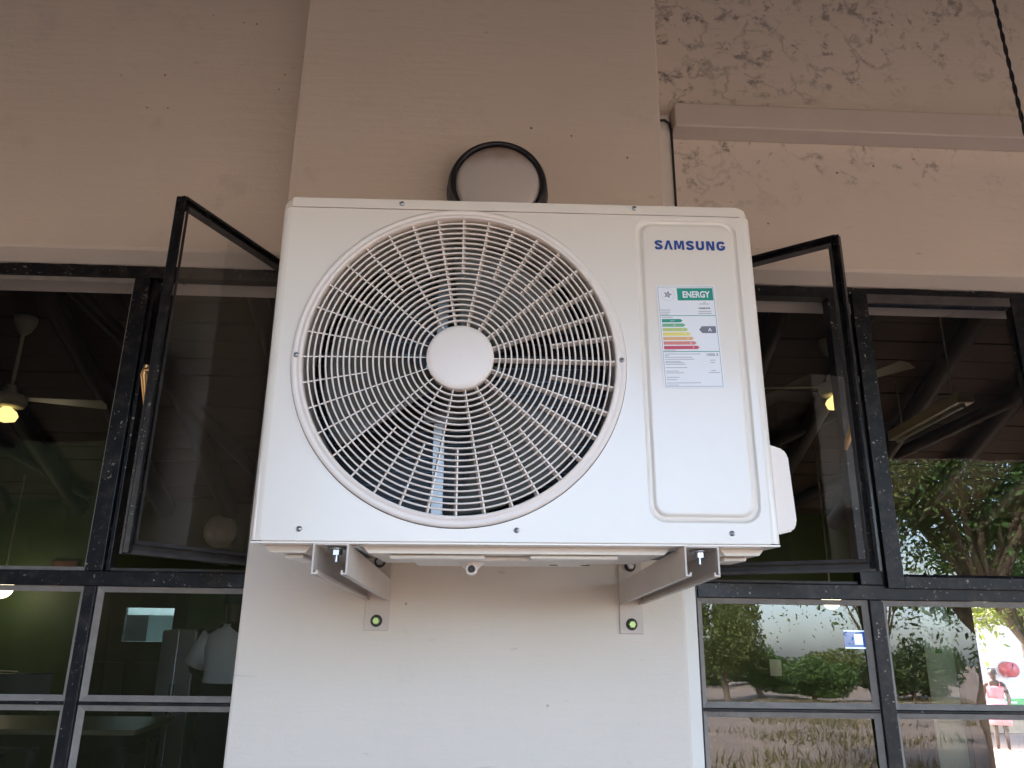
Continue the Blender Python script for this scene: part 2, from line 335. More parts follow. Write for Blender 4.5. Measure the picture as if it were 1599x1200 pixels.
for i in range(n_b):
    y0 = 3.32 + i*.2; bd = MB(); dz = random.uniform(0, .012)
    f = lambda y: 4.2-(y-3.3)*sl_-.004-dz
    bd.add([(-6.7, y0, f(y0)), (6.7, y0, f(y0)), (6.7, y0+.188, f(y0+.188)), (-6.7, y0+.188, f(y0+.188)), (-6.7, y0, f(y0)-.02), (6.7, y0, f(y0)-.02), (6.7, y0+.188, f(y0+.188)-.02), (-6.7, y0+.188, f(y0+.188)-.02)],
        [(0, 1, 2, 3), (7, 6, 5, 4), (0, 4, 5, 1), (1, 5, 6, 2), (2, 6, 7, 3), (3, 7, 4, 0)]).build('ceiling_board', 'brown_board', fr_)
raf = None
for x in np.arange(-6.0, 6.3, .82):
    xx = x + random.uniform(-.08, .08)
    if raf is None: raf = MB().tube([(0, 3.35, 4.07), (.03, 5, 3.33), (0, 6.63, 2.60)], [.075, .085, .095], 10).build('rafter', 'gum_pole', fr_); raf.location.x = xx
    else: inst(raf, 'rafter', (xx, 0, 0), parent=fr_)
for a, b in (((-5.6, 4.2, 3.66), (-4.2, 6.4, 2.72)), ((-3.2, 3.6, 3.9), (-2.2, 6.3, 2.75)), ((3.4, 4.6, 3.5), (1.6, 6.5, 2.66)), ((5.2, 4.0, 3.75), (3.2, 6.4, 2.72))):
    MB().tube([a, b], .06, 10).build('brace_pole', 'gum_pole', fr_)
# far wall with a kitchen-door opening and a bright doorway
FW = 6.6
fwall = MB()
for x0, x1, z0, z1 in ((-6.8, -4.16, 0, 2.72), (-4.16, -3.08, 1.86, 2.72), (-3.08, 4.50, 0, 2.72), (4.50, 6.45, 1.98, 2.72), (6.45, 6.8, 0, 2.72)):
    fwall.box(x0, x1, FW, FW+.18, z0+.006, z1)
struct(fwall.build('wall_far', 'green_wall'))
struct(MB().prism([(.31, .006), (6.6, .006), (6.6, 2.7), (3.3, 4.18), (.31, 3.48)], -6.8, -6.6, 'yz').build('wall_side_left', 'green_wall'))
struct(MB().prism([(.31, .006), (6.6, .006), (6.6, 2.7), (3.3, 4.18), (.31, 3.48)], 6.6, 6.8, 'yz').build('wall_side_right', 'green_wall'))

# ------------------------------------------------------------------ steel windows
def ring_frame(mb, x0, x1, z0, z1, wd, y0, y1):
    # putty fillet: triangular section round the inside of an opening
    o = [(x0, z0), (x1, z0), (x1, z1), (x0, z1)]; i = [(x0+wd, z0+wd), (x1-wd, z0+wd), (x1-wd, z1-wd), (x0+wd, z1-wd)]
    vs = [(a, y0, b) for a, b in o] + [(a, y1, b) for a, b in i] + [(a, y1, b) for a, b in o]
    fs = []
    for k in range(4):
        j = (k+1) % 4; fs += [(k, j, 4+j, 4+k), (8+k, 8+j, j, k), (4+k, 4+j, 8+j, 8+k)]
    return mb.add(vs, fs)
def pane(x0, x1, z0, z1, parent, y=.195, putty=.011, pm='putty', lean=0):
    # lean: how far the bedded glass leans back at its top edge
    p = MB().prism([(y, z0-.004), (y+.004, z0-.004), (y+.004+lean, z1+.004), (y+lean, z1+.004)], x0-.004, x1+.004, 'yz').build('pane', 'glass', parent)
    if putty:
        q = ring_frame(MB(), x0, x1, z0, z1, putty, y-.010, y-.0005).build('putty', pm, p)
    return p
def handle(parent, loc, rz, flip=1):
    h = MB(); h.tube([(0, 0, 0), (0, .03, 0)], .007, 8)
    h.tube([(0, .03, .012), (0, .034, -.01), (flip*.012, .036, -.045), (flip*.026, .036, -.085), (flip*.034, .036, -.11)], [.006, .008, .0065, .0075, .003], 8)
    o = h.build('handle', 'brass', parent); o.location = loc; o.rotation_euler = (0, 0, rz); return o
Y0, Y1 = .176, .214
def sash(win, hinge, free, z0, z1, label, side):
    a = Vector(hinge); b = Vector(free); wd = (b-a).length; ang = math.atan2(b.y-a.y, b.x-a.x)
    # local x from hinge to free edge; +y_out is the outside face
    s = empty('casement_sash', (hinge[0], hinge[1], 0), (0, 0, ang), parent=win); s['label'] = label
    t = .023; yo = .018; k = 1 if side == 'R' else -1     # outer side lies at local -y for the right sash, +y for the left one
    def L_bar(nm, x0, x1, za, zb):
        MB().box(x0, x1, -.005*1, .005, za, zb, .0015).build(nm, 'black_steel', s)
    # L-section steel: a flat flange and a deeper web
    def stile(x0, x1, xw0, xw1):
        MB().box(x0, x1, -.004, .004, z0, z1, .001).box(xw0, xw1, -k*.020 if k > 0 else .0045, -.0045 if k > 0 else .020, z0+.002, z1-.002, .001).build('stile', 'black_steel', s)
    stile(0, t, 0, .007); stile(wd-t, wd, wd-.007, wd)
    for nm, za, zb, wa, wb in (('bottom_rail', z0, z0+t, z0, z0+.007), ('top_rail', z1-t, z1, z1-.007, z1)):
        MB().box(t+.0005, wd-t-.0005, -.0038, .0038, za+.0005, zb-.0005, .001).box(.008, wd-.008, -.0195 if k > 0 else .0046, -.0046 if k > 0 else .0195, wa+.0005, wb-.0002).build(nm, 'black_steel' if nm == 'top_rail' else 'dusty_steel', s)
    p = MB().box(t-.004, wd-t+.004, -.0095 if k > 0 else .0055, -.0055 if k > 0 else .0095, z0+t-.004, z1-t+.004).build('pane', 'glass', s)
    q = ring_frame(MB(), t-.003, wd-t+.003, z0+t-.003, z1-t+.003, .008, k*-.018, k*-.0098).build('putty', 'dusty_steel', s)
    handle(s, (wd-.018, 0, (z0+z1)/2-.01), 0 if k > 0 else R(180), -1 if k > 0 else 1)
    for z in (z0+.12, z1-.12): MB().tube([(0, 0, z-.03), (0, 0, z+.03)], .008, 8).build('hinge', 'black_steel', s)
    MB().tube([(wd*.6, k*.01, z0+.012), (wd*.35, k*.03, z0+.006), (.03, k*.05, z0+.004)], .005, 6).build('stay_arm', 'dusty_steel', s)
    return s
def head_pieces(win, x0, x1):
    # slightly lumpy head bar under the plaster
    n = 40; m = MB(); vs = []
    for i in range(n+1):
        x = x0+(x1-x0)*i/n; top = 2.4505+random.uniform(-.0025, .0015)
        vs += [(x, Y0, 2.419), (x, Y0, top), (x, Y1, top), (x, Y1, 2.419)]
    fs = [(4*i+k, 4*i+(k+1) % 4, 4*i+4+(k+1) % 4, 4*i+4+k) for i in range(n) for k in range(4)]
    m.add(vs, fs + [(0, 1, 2, 3), (4*n, 4*n+1, 4*n+2, 4*n+3)]); m.build('head_bar', 'black_steel', win)
def bar(win, nm, x0, x1, z0, z1, ya=Y0, yb=Y1, m='black_steel'): return MB().box(x0, x1, ya, yb, z0, z1, .0015).build(nm, m, win)
def window(win, x0, x1, cols, zrow):
    pass
# left window
wl = empty('steel_window', (0, 0, 0), label='black steel window left of the pillar, looking into the room with the table', cat='window', group='steel windows either side of the pillar')
head_pieces(wl, -2.418, -.5755)
bar(wl, 'jamb', -.602, -.576, 1.045, 2.4185); bar(wl, 'jamb', -2.418, -2.392, 1.045, 2.4185)
bar(wl, 'mullion', -1.004, -.962, 1.6515, 2.4185); bar(wl, 'mullion', -.998, -.970, 1.045, 1.6165)
bar(wl, 'mullion', -1.60, -1.57, 1.045, 2.4185)
bar(wl, 'transom', -2.391, -.603, 1.617, 1.651, Y0-.001, Y1+.001)
for x0, x1 in ((-1.569, -.999), (-.969, -.603), (-2.391, -1.601)):
    bar(wl, 'glazing_bar', x0, x1, 1.354, 1.360, Y0+.004)
    bar(wl, 'bottom_bar', x0, x1, 1.045, 1.07, Y0+.002)
    pane(x0, x1, 1.361, 1.616, wl, putty=.013); pane(x0, x1, 1.071, 1.353, wl, putty=.013)
pane(-1.569, -1.005, 1.652, 2.418, wl, putty=.009); pane(-2.391, -1.601, 1.652, 2.418, wl, putty=.009)
bar(wl, 'jamb', -.961, -.951, 1.652, 2.418, .188, .226); bar(wl, 'sill_plate', -.95, -.603, 1.652, 1.660, .19, .226, 'dusty_steel')
sash(wl, (-.606, .168), (-.758, -.19), 1.667, 2.455, 'left casement swung wide open', 'L')
# right window
wr_ = empty('steel_window', (0, 0, 0), label='black steel window right of the pillar, reflecting trees and sky', cat='window', group='steel windows either side of the pillar')
head_pieces(wr_, .4495, 1.968)
bar(wr_, 'jamb', .4495, .474, 1.045, 2.4185); bar(wr_, 'jamb', 1.944, 1.968, 1.045, 2.4185)
bar(wr_, 'mullion', .886, .944, 1.6475, 2.4185); bar(wr_, 'mullion', .902, .936, 1.045, 1.6115)
bar(wr_, 'mullion', 1.436, 1.466, 1.045, 2.4185)
bar(wr_, 'transom', .475, 1.943, 1.612, 1.647, Y0-.001, Y1+.001)
for x0, x1 in ((.475, .901), (.937, 1.435), (1.467, 1.943)):
    bar(wr_, 'glazing_bar', x0, x1, 1.354, 1.360, Y0+.004)
    bar(wr_, 'bottom_bar', x0, x1, 1.045, 1.07, Y0+.002)
    pane(x0, x1, 1.361, 1.611, wr_, putty=.013, lean=.0070); pane(x0, x1, 1.071, 1.353, wr_, putty=.013, lean=.0078)
pane(1.467, 1.943, 1.648, 2.418, wr_, putty=.009)
bar(wr_, 'sill_plate', .475, .885, 1.648, 1.656, .19, .226, 'dusty_steel')
cs = empty('casement_sash', parent=wr_); cs['label'] = 'right casement pushed almost shut'
MB().box(.946, .988, .160, .176, 1.640, 2.426, .001).build('stile', 'black_steel', cs); MB().box(1.394, 1.434, .160, .176, 1.640, 2.426, .001).build('stile', 'black_steel', cs)
MB().box(.989, 1.393, .161, .176, 1.640, 1.668, .001).build('bottom_rail', 'black_steel', cs); MB().box(.989, 1.393, .161, .176, 2.400, 2.426, .001).build('top_rail', 'dusty_steel', cs)
MB().box(.985, 1.397, .178, .182, 1.664, 2.404).build('pane', 'glass', cs)
ring_frame(MB(), .9885, 1.3935, 1.6685, 2.3995, .006, .170, .1775).build('putty', 'black_steel', cs)
handle(cs, (.975, .176, 2.03), 0, 1)
st = MB().tube([(1.30, .150, 1.655), (1.36, .135, 1.650), (1.46, .13, 1.646)], .005, 6).box(1.33, 1.36, .128, .150, 1.640, 1.662, .002).build('stay_arm', 'dusty_steel', cs)
sash(wr_, (.462, .168), (.798, -.10), 1.662, 2.457, 'left casement of this window swung open', 'R')

# ------------------------------------------------------------------ air conditioner
AW, AH, AD = .40, .5723, .285
TX = .0099
ac = empty('air_conditioner', (0, -.5764, 1.6682), (0, -TX, 0), 'white outdoor air conditioner unit with a large round fan grille on brackets', 'air conditioner')
GX, GZ, GR = -.0945, .286, .2665
# front panel: plate with a round hole at left, plate with a rounded pressed frame at right
FX, SX = .383, .183           # flat half-width, seam between both plates
zb_, zt_ = 0.0, AH-.020
def rect_pts(x0, x1, z0, z1, cx, cz, n):
    out = []
    for k in range(n):
        a = 2*math.pi*k/n+.0001; dx, dz = math.cos(a), math.sin(a)
        t = min([((x1 if dx > 0 else x0)-cx)/dx if abs(dx) > 1e-9 else 9e9, ((z1 if dz > 0 else z0)-cz)/dz if abs(dz) > 1e-9 else 9e9])
        out.append((cx+dx*t, cz+dz*t))
    # snap nearest points on to the true corners
    for X in (x0, x1):
        for Z in (z0, z1):
            i = min(range(n), key=lambda q: (out[q][0]-X)**2+(out[q][1]-Z)**2); out[i] = (X, Z)
    return out
def rrect(x0, x1, z0, z1, r, cx, cz, n):
    out = []
    for k in range(n):
        a = 2*math.pi*k/n+.0001; dx, dz = math.cos(a), math.sin(a); lo, hi = 0, 2
        for _ in range(40):
            t = (lo+hi)/2; x, z = cx+dx*t, cz+dz*t
            qx = max(x0+r-x, x-(x1-r), 0); qz = max(z0+r-z, z-(z1-r), 0)
            ins = (qx*qx+qz*qz <= r*r) and x0 <= x <= x1 and z0 <= z <= z1
            if ins: lo = t
            else: hi = t
        out.append((cx+dx*lo, cz+dz*lo))
    return out
N = 160; fp = MB()
lo = rect_pts(-FX, SX, zb_, zt_, GX, GZ, N); ci = [(GX+(GR-.004)*math.cos(2*math.pi*k/N+.0001), GZ+(GR-.004)*math.sin(2*math.pi*k/N+.0001)) for k in range(N)]
fp.add([(x, 0, z) for x, z in lo]+[(x, 0, z) for x, z in ci]+[(x, .012, z) for x, z in ci], [(k, (k+1) % N, N+(k+1) % N, N+k) for k in range(N)]+[(N+k, N+(k+1) % N, 2*N+(k+1) % N, 2*N+k) for k in range(N)])
N2 = 240; cx, cz = .285, .289
loops = [(rect_pts(SX, FX, zb_, zt_, cx, cz, N2), 0)]
for ins, dep in ((0, 0), (.0015, .0008), (.004, .0036), (.0065, .0044), (.009, .0040), (.0115, .0012), (.0135, .0002), (.015, 0)):
    loops.append((rrect(.197+ins, .372-ins, .030+ins, .547-ins, max(.026-ins*.6, .012), cx, cz, N2), dep))
vs = [(x, d, z) for lp, d in loops for x, z in lp]; fs = []
for i in range(len(loops)-1): fs += [(i*N2+k, i*N2+(k+1) % N2, (i+1)*N2+(k+1) % N2, (i+1)*N2+k) for k in range(N2)]
fs.append(tuple((len(loops)-1)*N2+k for k in range(N2)))
fp.add(vs, fs)
# rounded vertical corners running into the side walls
for sgn in (-1, 1):
    arc = [(sgn*(FX+.017*math.sin(a)), .017*(1-math.cos(a))) for a in np.linspace(0, math.pi/2, 7)]+[(sgn*AW, .05)]
    fp.add([(x, y, z) for x, y in arc for z in (zb_, zt_)], [(2*i, 2*i+1, 2*i+3, 2*i+2) for i in range(len(arc)-1)], True)
fp.box(-FX+.002, FX-.002, .001, .010, -.0008, .0012)
fpo = fp.build('front_panel', 'ac_paint', ac)
MB().box(-AW+.0005, -AW+.0025, .0505, AD, 0, zt_).build('side_panel', 'ac_paint', ac); MB().box(AW-.0025, AW-.0005, .0505, AD, 0, zt_).build('side_panel', 'ac_paint', ac)
cap = [(-AW-.0015, .022), (-AW+.014, .004), (-FX, -.002), (FX-.006, -.002), (AW-.010, .006), (AW+.0015, .026), (AW+.0015, AD+.003), (-AW-.0015, AD+.003)]
tcv = MB().prism(cap, zt_+.0008, AH, 'xy').build('top_cover', 'ac_paint', ac)
bm = bmesh.new(); bm.from_mesh(tcv.data); bmesh.ops.bevel(bm, geom=[e for e in bm.edges if all(v.co.z > AH-.001 for v in e.verts)], offset=.0035, segments=2, affect='EDGES'); bm.to_mesh(tcv.data); bm.free()
# base pan with pressed ribs
bp = MB().box(-AW+.003, AW-.003, .004, AD-.002, -.004, -.0012)
for xa, xb in ((-.388, -.318), (-.238, .238), (.318, .388)): bp.prism([(xa, -.0042), (xa+.008, -.014), (xb-.008, -.014), (xb, -.0042)], .05, AD-.01, 'xz')
bpo = bp.build('base_pan', 'ac_paint', ac)
for x0, x1, y0, y1 in ((-.17, .13, .10, .25), (-.20, -.05, .07, .09), (.02, .16, .065, .092), (-.365, -.335, .08, .2), (.332, .37, .08, .16)):
    MB().box(x0, x1, y0, y1, -.021, -.0143, .003).build('pressed_rib', 'ac_paint', bpo)
MB().box(.335, .365, .19, .24, -.0160, -.0143).build('vent_slot', 'groove_seam', bpo)
for x in (.07, .125): MB().lathe([(0.0005, -.0216), (.008, -.0216), (.008, -.0205)], 16, 'z', (x, .2, 0)).build('drain_hole', 'groove_seam', bpo)
dn = MB().lathe([(.0005, -.0145), (.024, -.0145), (.024, -.019), (.021, -.022), (.012, -.031), (.0005, -.034)], 28, 'z', (-.072, .15, 0)).lathe([(.0075, .150), (.0100, .148), (.0100, .131), (.0088, .1295), (.0062, .1295), (.0060, .146)], 24, 'y', (-.072, 0, -.0325)).build('drain_nipple', 'ac_plastic', ac)
MB().lathe([(.0003, .1305), (.0061, .1305)], 16, 'y', (-.072, 0, -.0325)).build('drain_bore', 'groove_seam', dn)
# shroud, coil, fan
GI = .2495
MB().lathe([(GI+.006, .004), (GI+.003, .03), (GI+.002, .10), (GI+.006, .11)], 96, 'y', (GX, 0, GZ)).build('fan_shroud', 'ac_plastic', ac, fix=True)
MB().box(-.385, .19, .245, .250, .004, .548).build('condenser_coil', 'coil', ac)
coil = [o for o in C.objects if o.name.startswith('condenser_coil')][0]
t0 = MB().tube([(-.38, .243, 0), (.185, .243, 0)], .0022, 6).build('coil_tube', 'coil_tube', coil); t0.location.z = .02
for i in range(1, 21): inst(t0, 'coil_tube', (0, 0, .02+i*.0254), parent=coil)
MB().box(.188, .192, .02, .26, .004, .55).build('partition_plate', 'galvanised', ac)
MB().box(-.39, -.383, .03, .26, .004, .55).build('inner_side', 'coil', ac)
mb = MB()
for x in (GX-.052, GX+.030): mb.box(x, x+.020, .205, .212, .02, .55)
mb.box(GX-.07, GX+.07, .198, .2045, GZ-.055, GZ-.035).box(GX-.07, GX+.07, .198, .2045, GZ+.035, GZ+.055)
mb.build('motor_bracket', 'galvanised', ac)
MB().lathe([(.0005, .13), (.045, .13), (.052, .14), (.052, .20), (.0005, .20)], 32, 'y', (GX, 0, GZ)).build('fan_motor', 'galvanised', ac)
fan = empty('fan', (GX, .07, GZ), parent=ac)
MB().lathe([(.0005, -.012), (.03, -.012), (.05, -.004), (.055, .02), (.055, .055)], 40, 'y').build('hub', 'fan_plastic', fan)
def blade():
    m = MB(); n, k = 14, 12; vs = []
    for i in range(n+1):
        t = i/n; r = .05+t*(.232-.05)
        a0 = R(-22-8*t-10*t*t); a1 = R(28+8*t-6*t*t)
        for j in range(k+1):
            s_ = j/k; a = a0+(a1-a0)*s_; y = .058-.066*s_*(.75+.25*t)-.006*math.sin(math.pi*s_)
            vs.append((r*math.cos(a), y, r*math.sin(a)))
    fs = [(i*(k+1)+j, i*(k+1)+j+1, (i+1)*(k+1)+j+1, (i+1)*(k+1)+j) for i in range(n) for j in range(k)]
    m.add(vs, fs, True); o = m.build('blade', 'fan_plastic', fan)
    sd_ = o.modifiers.new('thickness', 'SOLIDIFY'); sd_.thickness = .003; return o
b0 = blade(); b0.rotation_euler = (0, R(-64), 0)
for k in (1, 2):
    q = b0.copy(); C.objects.link(q); q.parent = fan; q.rotation_euler = (0, R(-64+120*k), 0)
MB().box(-.335, -.30, .20, .235, .20, .38).build('blue_film', 'blue_film', ac)
# grille: rim, rings, spokes, hub disc
gr = empty('fan_grille', (GX, 0, GZ), parent=ac)
MB().lathe([(GR-.0045, .010), (GR-.0045, -.0005), (GR, -.0015), (GR, -.004), (GR-.0022, -.0065), (GR-.006, -.0072), (GR-.0085, -.0058), (GR-.0105, -.0062), (GR-.013, -.0085), (GI+.001, -.0085), (GI-.0005, -.0072), (GI-.0005, .012)], 160, 'y').build('rim', 'ac_plastic', gr)
MB().lathe([(GR+.0012, -.0003), (GR-.0005, -.0003)], 160, 'y').build('rim_seam', 'groove_seam', gr)
HR = .0535; PS = (GI-HR)/21
bow = lambda r: -.0045-.006*(1-(r/GI)**2)
for k in range(1, 21):
    r = HR+PS*k; y = bow(r); h = .00138
    MB().lathe([(r-h, y), (r-h*.6, y-.0009), (r+h*.6, y-.0009), (r+h, y), (r+h*.8, y+.006), (r-h*.8, y+.006)], 144, 'y', close=True).build('grille_ring', 'ac_plastic', gr)
def spoke(r_in, nm):
    m = MB(); n = 12; vs = []; hw = .00135
    for i in range(n+1):
        r = r_in+(GI+.0005-r_in)*i/n; y = bow(r)+.0026
        hw = .0007+.0005*(r-HR)/(GI-HR); ln = -.0034                                   # the rib leans clockwise towards the back
        vs += [(r, y, -hw), (r, y, hw), (r, y+.010, hw+ln), (r, y+.010, -hw+ln)]
    fs = [(4*i+k, 4*i+(k+1) % 4, 4*i+4+(k+1) % 4, 4*i+4+k) for i in range(n) for k in range(4)]+[(0, 1, 2, 3), (4*n, 4*n+1, 4*n+2, 4*n+3)]
    return m.add(vs, fs).build(nm, 'ac_plastic', gr)
sL = spoke(HR-.003, 'spoke'); sS = spoke(HR+PS*10, 'short_spoke')
for k in range(1, 18):
    inst(sL, 'spoke', rot=(0, R(20*k), 0), parent=gr)
for k in range(0, 18):
    if k == 0: sS.rotation_euler = (0, R(10), 0)
    else: inst(sS, 'short_spoke', rot=(0, R(10+20*k), 0), parent=gr)
MB().lathe([(.0004, -.0150), (HR-.008, -.0146), (HR-.002, -.0135), (HR, -.0115), (HR, .002)], 96, 'y').build('hub_disc', 'ac_plastic', gr)
# screws
def screw_mesh():
    return MB().lathe([(.0004, -.0030), (.0026, -.0027), (.0040, -.0014), (.0043, 0)], 20, 'y').build('screw', 'screw', ac)
s0 = None
for x, y, z in ((-.200, -.002, .5625), (.197, -.002, .5645), (GX-.2585, -.0072, GZ+.001), (GX+.2585, -.0072, GZ+.001), (-.327, 0, .0165), (-.004, 0, .0170), (.323, 0, .0150)):
    if s0 is None: s0 = screw_mesh(); o = s0
    else: o = inst(s0, 'screw', parent=ac)
    o.location = (x, y, z)
    c_ = MB().box(-.0021, .0021, -.00325, -.0024, -.00035, .00035).box(-.00035, .00035, -.0033, -.0025, -.0021, .0021).build('cross_slot', 'screw_slot', o); c_.rotation_euler = (0, R(30+x*500), 0)
# valve cover at the right side
vc = MB().prism([(.4005, .192), (.462, .172), (.470, .160), (.474, .046), (.466, .032), (.4005, .018)], .115, .235, 'xz').build('valve_cover', 'ac_plastic', ac)
bm = bmesh.new(); bm.from_mesh(vc.data); bmesh.ops.bevel(bm, geom=bm.edges[:], offset=.003, segments=2, affect='EDGES'); bm.to_mesh(vc.data); bm.free()
# feet
for x in (-.278, .277): MB().box(x-.034, x+.034, .04, AD-.01, -.0062, -.0043, .0006).build('foot', 'zinc', ac)
# lettering
def ribbon(mb, pts, wd):
    n = len(pts); L_, R_ = [], []
    for i in range(n):
        p = Vector(pts[i]); t = (Vector(pts[min(i+1, n-1)])-Vector(pts[max(i-1, 0)])).normalized(); q = Vector((-t.y, t.x))*wd[i]/2 if hasattr(wd, '__len__') else Vector((-t.y, t.x))*wd/2
        L_.append(p+q); R_.append(p-q)
    d = .0004
    vs = [(a.x, -d, a.y) for a in L_]+[(a.x, -d, a.y) for a in R_]+[(a.x, 0, a.y) for a in L_]+[(a.x, 0, a.y) for a in R_]
    fs = []
    for i in range(n-1): fs += [(i, i+1, n+i+1, n+i), (2*n+i, 2*n+i+1, i+1, i), (n+i, n+i+1, 3*n+i+1, 3*n+i)]
    mb.add(vs, fs+[(0, n, 3*n, 2*n), (n-1, 2*n-1, 4*n-1, 3*n-1)])
def spline(pts, k=6):
    P = [Vector(p) for p in pts]; P = [P[0]*2-P[1]]+P+[P[-1]*2-P[-2]]; out = []
    for i in range(1, len(P)-2):
        for j in range(k):
            t = j/k; a, b_, c, d = P[i-1:i+3]
            out.append(tuple(.5*((2*b_)+(c-a)*t+(2*a-5*b_+4*c-d)*t*t+(3*b_-a-3*c+d)*t**3)))
    return out+[tuple(P[-2])]
lgo = empty('brand_lettering', (.2290, -.0003, .4885), parent=ac)
HL = .0172; SW = .0044
S_ = [(.0125, .0128), (.0108, .0147), (.0075, .0151), (.0042, .0146), (.0024, .0126), (.0042, .0102), (.0078, .0084), (.0108, .0066), (.0119, .0044), (.0102, .0025), (.0068, .0020), (.0035, .0024), (.0020, .0050)]
G_ = [(.0125, .0124), (.0108, .0146), (.0072, .0151), (.0036, .0140), (.0022, .0110), (.0021, .0060), (.0036, .0032), (.0072, .0021), (.0108, .0030), (.0122, .0052), (.0123, .0086)]
U_ = [(.0022, .0172), (.0022, .0120), (.0022, .0058), (.0036, .0030), (.0070, .0021), (.0104, .0030), (.0118, .0058), (.0118, .0120), (.0118, .0172)]
def letter(ch, x0):
    m_ = MB()
    if ch in 'SUG': ribbon(m_, spline({'S': S_, 'U': U_, 'G': G_}[ch]), SW if ch != 'S' else .0042)
    if ch == 'G': m_.box(.0072, .01005, -.0004, 0, .0064, .0092)
    if ch == 'A': m_.prism([(0, 0), (.0052, .0172), (.0098, .0172), (.0150, 0), (.0106, 0), (.0075, .0122), (.0043, 0)], -.0004, 0, 'xz')
    if ch == 'M': m_.prism([(0, 0), (.0006, .0172), (.0062, .0172), (.0088, .0072), (.0114, .0172), (.0170, .0172), (.0176, 0), (.0136, 0), (.0132, .0122), (.0106, .0018), (.0070, .0018), (.0044, .0122), (.0040, 0)], -.0004, 0, 'xz')
    if ch == 'N': m_.prism([(0, 0), (0, .0172), (.0056, .0172), (.0100, .0062), (.0100, .0172), (.0140, .0172), (.0140, 0), (.0086, 0), (.0040, .0112), (.0040, 0)], -.0004, 0, 'xz')
    o = m_.build('letter', 'logo_blue', lgo); o.location.x = x0
for ch, x0 in zip('SAMSUNG', (0, .0163, .0334, .0537, .0711, .0888, .1065)): letter(ch, x0)
lb = empty('energy_label', (.2275, -.0006, .4215), (0, R(-1.4), 0), parent=ac)
LW, LH = .0985, .179
def flat(x0, x1, z0, z1, nm, m, d=1, par=lb): return MB().box(x0, x1, -.00012*d-.0001, -.00012*(d-1), z0, z1).build(nm, m, par)
flat(0, LW, -LH, 0, 'label_paper', 'sticker_white')
for a in ((.0025, LW-.0025, -.0031, -.0025), (.0025, LW-.0025, -LH+.0025, -LH+.0031), (.0025, .0031, -LH+.0032, -.0032), (LW-.0031, LW-.0025, -LH+.0032, -.0032)): flat(*a, 'border_line', 'print_grey', 2)
flat(.0345, LW-.004, -.027, -.005, 'header_block', 'print_green', 2)
text_mesh('header_text', 'ENERGY', .0158, 'sticker_white', lb, (.0435, -.0005, -.0218), width=.046, bold=.0005, depth=.00008)
MB().lathe([(.0108, -.0004), (.0112, -.0004)], 32, 'y', (.0185, 0, -.0165)).build('emblem_ring', 'print_pale', lb)
MB().prism([(.0185+(.0072 if k % 2 == 0 else .0032)*math.sin(k*math.pi/5+.25), -.0165+(.0072 if k % 2 == 0 else .0032)*math.cos(k*math.pi/5+.25)) for k in range(10)], -.0005, -.0001, 'xz').build('emblem_star', 'print_grey', lb)
MB().prism([(.0185+(.0042 if k % 2 == 0 else .0019)*math.sin(k*math.pi/5+.25), -.0165+(.0042 if k % 2 == 0 else .0019)*math.cos(k*math.pi/5+.25)) for k in range(10)], -.0008, -.0004, 'xz').build('emblem_core', 'print_pale', lb)
text_mesh('maker_text', 'SAMSUNG', .0036, 'print_grey', lb, (.0685, -.0005, -.0425), width=.019, bold=.0002, depth=.00005)
for z, x0, x1 in ((-.0305, .077, .081), (-.0335, .070, .086), (-.0468, .068, .089), (-.0505, .067, .089), (-.0440, .004, .021), (-.0478, .004, .020), (-.0515, .004, .018)): flat(x0, x1, z-.0007, z+.0007, 'print_line', 'print_pale', 2)
flat(.0035, LW-.0035, -.0546, -.0536, 'rule', 'print_green', 2); flat(.0035, LW-.0035, -.1175, -.1163, 'rule', 'print_green', 2)
for i in range(7):
    z = -.0600-.0078*i-.003; x1 = .036+.0040*i
    MB().prism([(.005, z-.0029), (x1, z-.0029), (x1+.0035, z), (x1, z+.0029), (.005, z+.0029)], -.0004, -.0001, 'xz').build('rating_arrow', 'band%d' % i, lb)
    text_mesh('rating_letter', ['A++', 'A+', 'A', 'B', 'C', 'D', 'E'][i], .0040, 'sticker_white', lb, (x1-.0075 if i > 1 else x1-.017, -.0006, z-.0014), depth=.00005)
MB().prism([(LW-.033, -.0790), (LW-.028, -.0850), (LW-.005, -.0850), (LW-.005, -.0730), (LW-.028, -.0730)], -.0004, -.0001, 'xz').build('class_pointer', 'print_grey', lb)
text_mesh('class_letter', 'A', .0085, 'sticker_white', lb, (LW-.018, -.0006, -.0819), bold=.0002, depth=.00005)
text_mesh('value_text', '1005.3', .0062, 'print_grey', lb, (LW-.0245, -.0005, -.1245), width=.0185, bold=.0001, depth=.00005)
for z, x0, x1 in ((-.0570, .005, .024), (-.1145, .005, .024), (-.1210, .005, .064), (-.1238, .005, .012), (-.1265, .005, .050), (-.1300, .005, .053), (-.1335, .005, .030), (-.1358, .005, .035), (-.1385, .005, .038), (-.1440, .005, .040), (-.1500, .005, .026), (-.1530, .005, .034), (-.1605, .005, .026), (-.1645, .005, .022), (-.1700, .005, .060), (-.1735, .005, .024), (-.1318, LW-.020, LW-.011), (-.1358, LW-.020, LW-.012), (-.1495, LW-.020, LW-.012), (-.1530, LW-.024, LW-.006)):
    flat(x0, x1, z-.0006, z+.0006, 'print_line', 'print_pale', 2)

